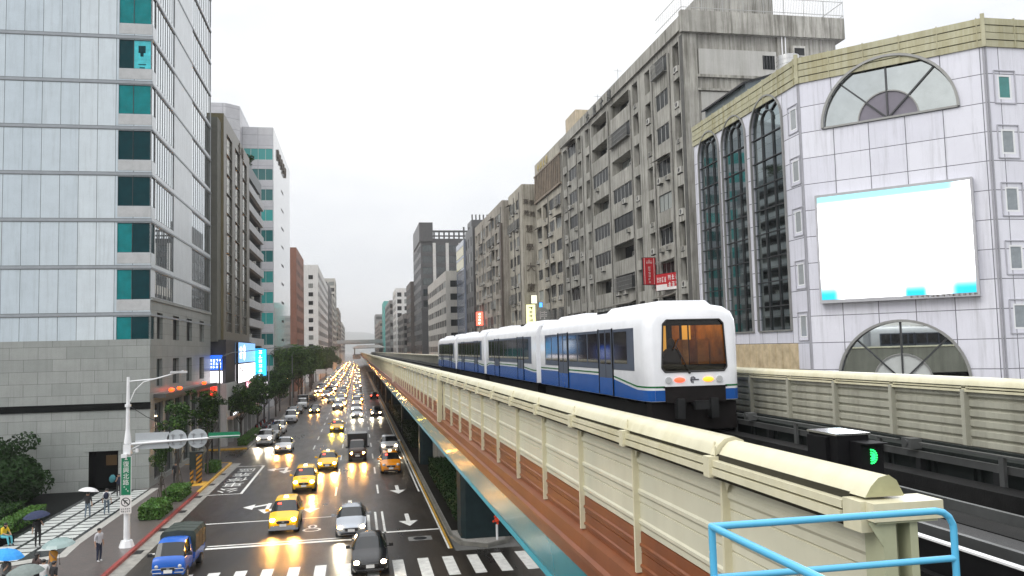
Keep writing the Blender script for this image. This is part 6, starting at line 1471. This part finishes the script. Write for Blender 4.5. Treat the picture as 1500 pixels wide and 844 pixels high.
for li, lx in enumerate((-9.7,-6.7,-3.3,-.1,3.0)):
    y = {0:212,1:190,2:152,3:158,4:152}[li]+rnd.uniform(0,4)
    while y < 760 and nfar < 270:
        nm, me, lb, ct = FAR[rnd.choices(range(7), (4,4,3,2,3,2,1))[0]]
        o = link('car' if nm in ('bus',) else nm, me, None, (lx+rnd.uniform(-.35,.35), y, 0), rnd.uniform(-.03,.03))
        if nm == 'bus': o.name = 'van'
        tag(o, lb, ct, 'packed far traffic: '+lb.split(' with')[0]); nfar += 1
        if y < 420 and rnd.random() < .55:
            l = bpy.data.lights.new('headlight_beam','SPOT'); l.energy = 1500; l.color = WARM; l.spot_size = R(46); l.spot_blend = .8; l.shadow_soft_size = .2
            q = bpy.data.objects.new('headlight_beam', l); COL.objects.link(q); q.parent = o; q.location = (0,-.3,.75); q.rotation_euler = (R(66),0,PI)
        y += rnd.uniform(6.6, 9.5)*(1 if y > 230 else 1.25)
# motor scooters on the left pavement
def scooter_parts(mt):
    m = MB(); m.prism([(0,.35),(.25,.3),(.85,.3),(1.0,.45),(1.45,.5),(1.55,.72),(1.0,.78),(.85,.4),(.4,.4),(.28,.95),(.12,.95)], 'x', -.16, .16); 
    w = MB(); w.cyl((-.05,.15,.24),(.05,.15,.24),.24,n=14); w2 = MB(); w2.cyl((-.05,1.3,.24),(.05,1.3,.24),.24,n=14)
    s = MB(); s.box(-.14,.14,.85,1.5,.78,.86); h = MB(); h.cyl((-.33,.2,1.02),(.33,.2,1.02),.02,n=6); h.box(-.12,.12,.1,.3,.92,1.08); h.cyl((-.3,.22,1.02),(-.38,.22,1.22),.012,n=5); h.cyl((.3,.22,1.02),(.38,.22,1.22),.012,n=5)
    return [('body', m, mt, False, []),('wheel', w, TYRE, False, []),('wheel', w2, TYRE, False, []),('seat', s, PLASTIC, False, []),('handlebar', h, PLASTIC, False, [])]
cols = [PBK, PRD, PGY, PW]
for k in range(12):
    car('motor_scooter', ['black','red','grey','white'][k % 4]+' motor scooter under the trees, %s in the kerb row counted from the podium end' % ['first','second','third','fourth','fifth','sixth','seventh','eighth','ninth','tenth','eleventh','twelfth'][k], 'scooter', 'sc%d' % (k % 4), (lambda mt=cols[k % 4]: scooter_parts(mt)), -13.4, 113+k*1.1, R(-80), 'motor scooters parked under the trees', .14)

# ================================================================== PEOPLE
def body_mesh(J, cols, hair=True, seed=0):
    """one continuous skinned body. J: joint -> (x,y,z); cols: shirt, trousers, skin, shoe materials"""
    names = ['pelvis','waist','chest','neck','head','crown','shL','elL','wrL','haL','shR','elR','wrR','haR','hipL','knL','anL','toL','hipR','knR','anR','toR']
    rad = dict(pelvis=.14,waist=.125,chest=.15,neck=.055,head=.088,crown=.075,shL=.075,shR=.075,elL=.046,elR=.046,wrL=.032,wrR=.032,haL=.04,haR=.04,hipL=.09,hipR=.09,knL=.062,knR=.062,anL=.045,anR=.045,toL=.04,toR=.04)
    ed = [('pelvis','waist'),('waist','chest'),('chest','neck'),('neck','head'),('head','crown'),('chest','shL'),('shL','elL'),('elL','wrL'),('wrL','haL'),('chest','shR'),('shR','elR'),('elR','wrR'),('wrR','haR'),('pelvis','hipL'),('hipL','knL'),('knL','anL'),('anL','toL'),('pelvis','hipR'),('hipR','knR'),('knR','anR'),('anR','toR')]
    me = bpy.data.meshes.new('skel'); me.from_pydata([J[n] for n in names], [(names.index(a), names.index(b)) for a, b in ed], [])
    o = bpy.data.objects.new('skel', me); COL.objects.link(o)
    o.modifiers.new('s','SKIN'); sv = me.skin_vertices[0].data
    for n, v in zip(names, sv): v.radius = (rad[n]*(1.25 if n in ('pelvis','waist','chest') else 1), rad[n]*(.8 if n in ('pelvis','waist','chest') else 1)); v.use_root = n == 'pelvis'
    sb = o.modifiers.new('b','SUBSURF'); sb.levels = 1; sb.render_levels = 1
    dg = bpy.context.evaluated_depsgraph_get(); r = bpy.data.meshes.new_from_object(o.evaluated_get(dg)); bpy.data.objects.remove(o)
    bm = bmesh.new(); bm.from_mesh(r)
    for s in 'LR':                                                  # hands: four fingers and a thumb closing forward
        h = Vector(J['ha'+s]); w = Vector(J['wr'+s]); d = (h-w).normalized(); a = d.orthogonal().normalized(); b = d.cross(a)
        for k in range(5):
            off = a*(-.027+.018*k) if k < 4 else b*.03; ln = (.06,.07,.066,.05,.045)[k]; p0 = h+off+d*(.015 if k < 4 else -.02); p1 = p0+d*ln*.55+b*(.012 if k < 4 else .03); p2 = p1+d*ln*.35+b*.03
            mm = MB(); mm.cyl(p0,p1,.0095,.0085,6); mm.cyl(p1,p2,.0085,.006,6)
            vs = [bm.verts.new(v) for v in mm.v]
            for f in mm.f: bm.faces.new([vs[i] for i in f])
    hd = Vector(J['head']); fw = Vector(J['face']).normalized(); sd = fw.cross(Vector((0,0,1)))
    def lump(c, rr):
        mm = MB(); mm.ball(c, rr, 7, 5); vs = [bm.verts.new(v) for v in mm.v]
        for f in mm.f:
            try: bm.faces.new([vs[i] for i in f])
            except Exception: pass
    lump(hd+fw*.095+Vector((0,0,.0)), (.016,.016,.024)); lump(hd+sd*.09, (.018,.018,.03)); lump(hd-sd*.09, (.018,.018,.03))
    for s in (-1,1): lump(hd+fw*.082+sd*.032*s+Vector((0,0,.025)), (.012,.012,.009))
    lump(hd+fw*.084+Vector((0,0,-.04)), (.022,.022,.007))
    bm.to_mesh(r); bm.free()
    segs = [(a, b) for a, b in ed]
    kind = {}
    for a, b in ed:
        k = 0
        if b in ('neck',): k = 0
        if b in ('head','crown'): k = 2
        if b[:2] in ('wr','ha'): k = 2
        if b[:2] == 'el': k = 0
        if b[:2] in ('hi','kn','an'): k = 1
        if b[:2] == 'to': k = 3
        if (a,b) == ('pelvis','waist'): k = 0
        kind[(a,b)] = k
    for c in cols: r.materials.append(c)
    for p in r.polygons:
        best = 9; bk = 0
        for a, b in ed:
            A_, B_ = Vector(J[a]), Vector(J[b]); t = max(0,min(1,(p.center-A_).dot(B_-A_)/max(1e-6,(B_-A_).length_squared))); dd = (p.center-(A_+(B_-A_)*t)).length-rad[a]*.5
            if dd < best: best = dd; bk = kind[(a,b)]
        if (p.center-hd).length < .125: bk = 2
        p.material_index = bk; p.use_smooth = True
    return r
SK = M('skin', (.42,.26,.18), .5, var=.05); HAIRM = M('black_hair', (.012,.01,.009), .5, var=.2)
def cloth(n, c): return M('cloth_'+n, c, .8, var=.12, scale=6)
def stand(h=1.7, stride=.0, arms=('down','down'), fx=0):
    s = h/1.7
    J = dict(pelvis=(0,0,.93),waist=(0,0,1.08),chest=(0,.0,1.33),neck=(0,0,1.46),head=(0,-.015,1.57),crown=(0,-.01,1.64),
        shL=(-.19,0,1.39),shR=(.19,0,1.39),hipL=(-.09,0,.88),hipR=(.09,0,.88),
        knL=(-.1,-.02-stride*.6,.48),knR=(.1,-.02+stride*.35,.48),anL=(-.1,.01-stride,.08),anR=(.1,.02+stride,.08+stride*.2),toL=(-.11,-.13-stride,.04),toR=(.11,-.11+stride,.045))
    for sd, x, k in (('L',-1,0),('R',1,1)):
        if arms[k] == 'down': J.update({'el'+sd:(x*.25,.03,1.12),'wr'+sd:(x*.26,-.03,.88),'ha'+sd:(x*.26,-.05,.80)})
        if arms[k] == 'up': J.update({'el'+sd:(x*.24,-.12,1.14),'wr'+sd:(x*.15,-.26,1.33),'ha'+sd:(x*.13,-.28,1.40)})
        if arms[k] == 'fwd': J.update({'el'+sd:(x*.24,-.08,1.13),'wr'+sd:(x*.14,-.28,1.08),'ha'+sd:(x*.1,-.34,1.1)})
    J = {k: tuple(c*s for c in v) for k, v in J.items()}; J['face'] = (0,-1,0); return J
def sit():
    J = stand(); J.update(pelvis=(0,0,.5),waist=(0,-.03,.66),chest=(0,-.1,.9),neck=(0,-.14,1.03),head=(0,-.2,1.12),crown=(0,-.2,1.19),shL=(-.17,-.1,.95),shR=(.17,-.1,.95),elL=(-.23,-.2,.72),elR=(.23,-.2,.72),wrL=(-.12,-.4,.62),wrR=(.12,-.4,.62),haL=(-.08,-.46,.62),haR=(.08,-.46,.62),hipL=(-.1,-.06,.48),hipR=(.1,-.06,.48),knL=(-.12,-.46,.5),knR=(.12,-.46,.5),anL=(-.12,-.56,.08),anR=(.12,-.52,.08),toL=(-.12,-.7,.04),toR=(.12,-.66,.04)); J['face'] = (0,-1,-.3); return J
def person(label, x, y, rz, J, cols, z=.15, hair=HAIRM, group=None, pack=None, long=False):
    t = thing('person', label, 'person', (x,y,z), rz, group)
    link('body', body_mesh(J, cols), t)
    hd = Vector(J['head']); fw = Vector(J['face']); m = MB(); m.ball(hd-fw*.022+Vector((0,0,.045)), (.1,.1,.085), 12, 7)
    if long: m.ball(hd-fw*.05-Vector((0,0,.08)), (.09,.07,.16), 10, 6)
    part('hair', m, hair, t, True)
    if pack: m = MB(); c = Vector(J['chest']); m.ball(c-fw*.2-Vector((0,0,.08)), (.16,.11,.24), 12, 8); m.box(c.x-.14,c.x-.1,c.y-.16,c.y+.12,c.z+.06,c.z+.09); m.box(c.x+.1,c.x+.14,c.y-.16,c.y+.12,c.z+.06,c.z+.09); part('backpack', m, pack, t, True)
    return t
def umbrella(label, x, y, z, mat, r=.55, tilt=(0,0), handle=.85, group=None):
    t = thing('umbrella', label, 'umbrella', (x,y,z)); t.rotation_euler = (R(tilt[0]),R(tilt[1]),.2)
    m = MB(); n = 8; rings = []
    for k in range(5):
        a = k/4*R(62); rr = r*math.sin(a)/math.sin(R(62)); zz = r*.42*(math.cos(a)-math.cos(R(62)))/(1-math.cos(R(62)))
        rings.append([(rr*math.cos(2*PI*q/16)*(1 if q % 2 == 0 else .955), rr*math.sin(2*PI*q/16)*(1 if q % 2 == 0 else .955), zz-(0 if q % 2 == 0 else .012*k/4)) for q in range(16)])
    for a, b in zip(rings[:-1], rings[1:]):
        for q in range(16): m.poly([a[q],a[(q+1)%16],b[(q+1)%16],b[q]])
    part('canopy', m, mat, t)
    m = MB(); m.cyl((0,0,-handle),(0,0,r*.42+.06),.008,n=6); m.cyl((0,0,-handle-.1),(0,0,-handle),.016,n=7)
    for q in range(8): m.cyl((0,0,r*.42-.02),(r*.97*math.cos(2*PI*q/8),r*.97*math.sin(2*PI*q/8),.0),.004,n=4)
    part('shaft', m, DARKM, t); return t
WHT = cloth('white', (.6,.6,.6)); LGR = cloth('light_grey', (.48,.48,.5)); BLKC = cloth('black', (.015,.015,.017)); NAVY = cloth('navy', (.015,.02,.045)); JEAN = cloth('jeans', (.13,.17,.21)); YEL = cloth('yellow', (.65,.45,.02)); TEALC = cloth('teal', (.1,.42,.5)); BRN = cloth('brown', (.08,.05,.045)); SHOEW = cloth('white_shoe', (.55,.55,.55)); GRYC = cloth('grey', (.15,.16,.16)); ORG = cloth('orange', (.6,.27,.03))
person('man in pale grey t-shirt and dark trousers standing alone at the kerb', -13.0,45.7, R(62), stand(1.7), [LGR,NAVY,SK,SHOEW])
person('person in black top under the white umbrella on the tiled path', -17.3,58.3, R(175), stand(1.66,.13,('down','up')), [BLKC,JEAN,SK,BLKC])
umbrella('white umbrella over the walker on the tiled path', -17.3,58.45,1.83, cloth('umbrella_white', (.62,.62,.62)), .62, (-6,8))
person('person in white shirt with navy backpack walking up the tiled path', -16.4,59.2, R(185), stand(1.7,.15), [WHT,JEAN,SK,SHOEW], pack=NAVY)
person('person in dark blue at the granite entrance holding a folded umbrella', -17.6,66.5, R(20), stand(1.65,.05,('up','down')), [NAVY,BLKC,SK,BLKC])
umbrella('half closed teal umbrella at the granite entrance', -18.0,66.3,1.5, cloth('umbrella_teal', (.02,.12,.14)), .3, (50,-70), .5)
person('person in black under the navy umbrella near the plaza hedge', -17.5,50.4, R(30), stand(1.68,0,('down','up')), [BLKC,BLKC,SK,BLKC])
umbrella('navy umbrella beside the low plaza hedge', -17.5,50.2,1.84, cloth('umbrella_navy', (.012,.02,.06)), .68, (4,-6))
person('person in yellow jacket and pale teal skirt sitting by the hedge', -19.6,51.3, R(62), sit(), [YEL,TEALC,SK,BLKC], long=True)
m = MB(); m.prism([(-.5,0),(.6,0),(.6,.4),(-.5,.4)], 'y', -.25, .3); m.box(-.55,.65,-.3,.35,.38,.42)
tag(m.build('bench', STONED, None, loc=(-19.75,51.5,.15), rz=R(62)), 'low black stone bench under the sitting person in yellow', 'bench')
person('dark haired person in brown at the front of the waiting group', -14.25,41.0, R(150), stand(1.64), [BRN,BLKC,SK,BLKC], long=True)
person('person in white and teal waiting in the middle of the group', -13.6,39.9, R(170), stand(1.6,0,('fwd','fwd')), [WHT,TEALC,SK,BLKC])
person('person in black with yellow bag strap at the right of the group', -13.05,39.5, R(140), stand(1.58), [BLKC,JEAN,SK,BLKC])
person('person in orange vest under the grey green umbrella', -14.0,42.3, R(-30), stand(1.66,0,('down','up')), [ORG,GRYC,SK,BLKC])
umbrella('translucent grey green umbrella over the waiting group', -13.75,42.2,1.86, M('umbrella_film', (.22,.3,.29), .2, var=.06), .72, (5,-3))
person('person under the bright blue umbrella at the picture edge', -15.3,40.4, R(60), stand(1.68,0,('up','down')), [GRYC,BLKC,SK,BLKC])
umbrella('bright blue umbrella beside the waiting group', -15.35,40.5,1.85, cloth('umbrella_blue', (.03,.28,.7)), .75, (3,8))
person('person under the plain grey umbrella nearest the crossing', -13.3,37.3, R(20), stand(1.68,0,('up','down')), [GRYC,BLKC,SK,BLKC])
umbrella('plain dark grey umbrella nearest the crossing', -13.35,37.2,1.85, cloth('umbrella_grey', (.16,.19,.18)), .72, (2,-4))
person('dark figure walking on the far pavement past the trees', -14.6,71.5, R(0), stand(1.7,.1), [BLKC,BLKC,SK,BLKC])

# ================================================================== AIR
HAZE = 1
if HAZE:
    m = MB(); m.box(-3600,3600,-60,8400,-1.2,260)
    hm = bpy.data.materials.new('haze_air'); hm.use_nodes = True; nt = hm.node_tree; nt.nodes.remove(nt.nodes['Principled BSDF'])
    pv = nt.nodes.new('ShaderNodeVolumePrincipled'); pv.inputs['Color'].default_value = (.96,.97,.985,1); pv.inputs['Density'].default_value = .00026; pv.inputs['Anisotropy'].default_value = .3
    nt.links.new(pv.outputs[0], nt.nodes['Material Output'].inputs['Volume'])
    hz = m.build('haze', hm); tag(hz, kind='stuff')
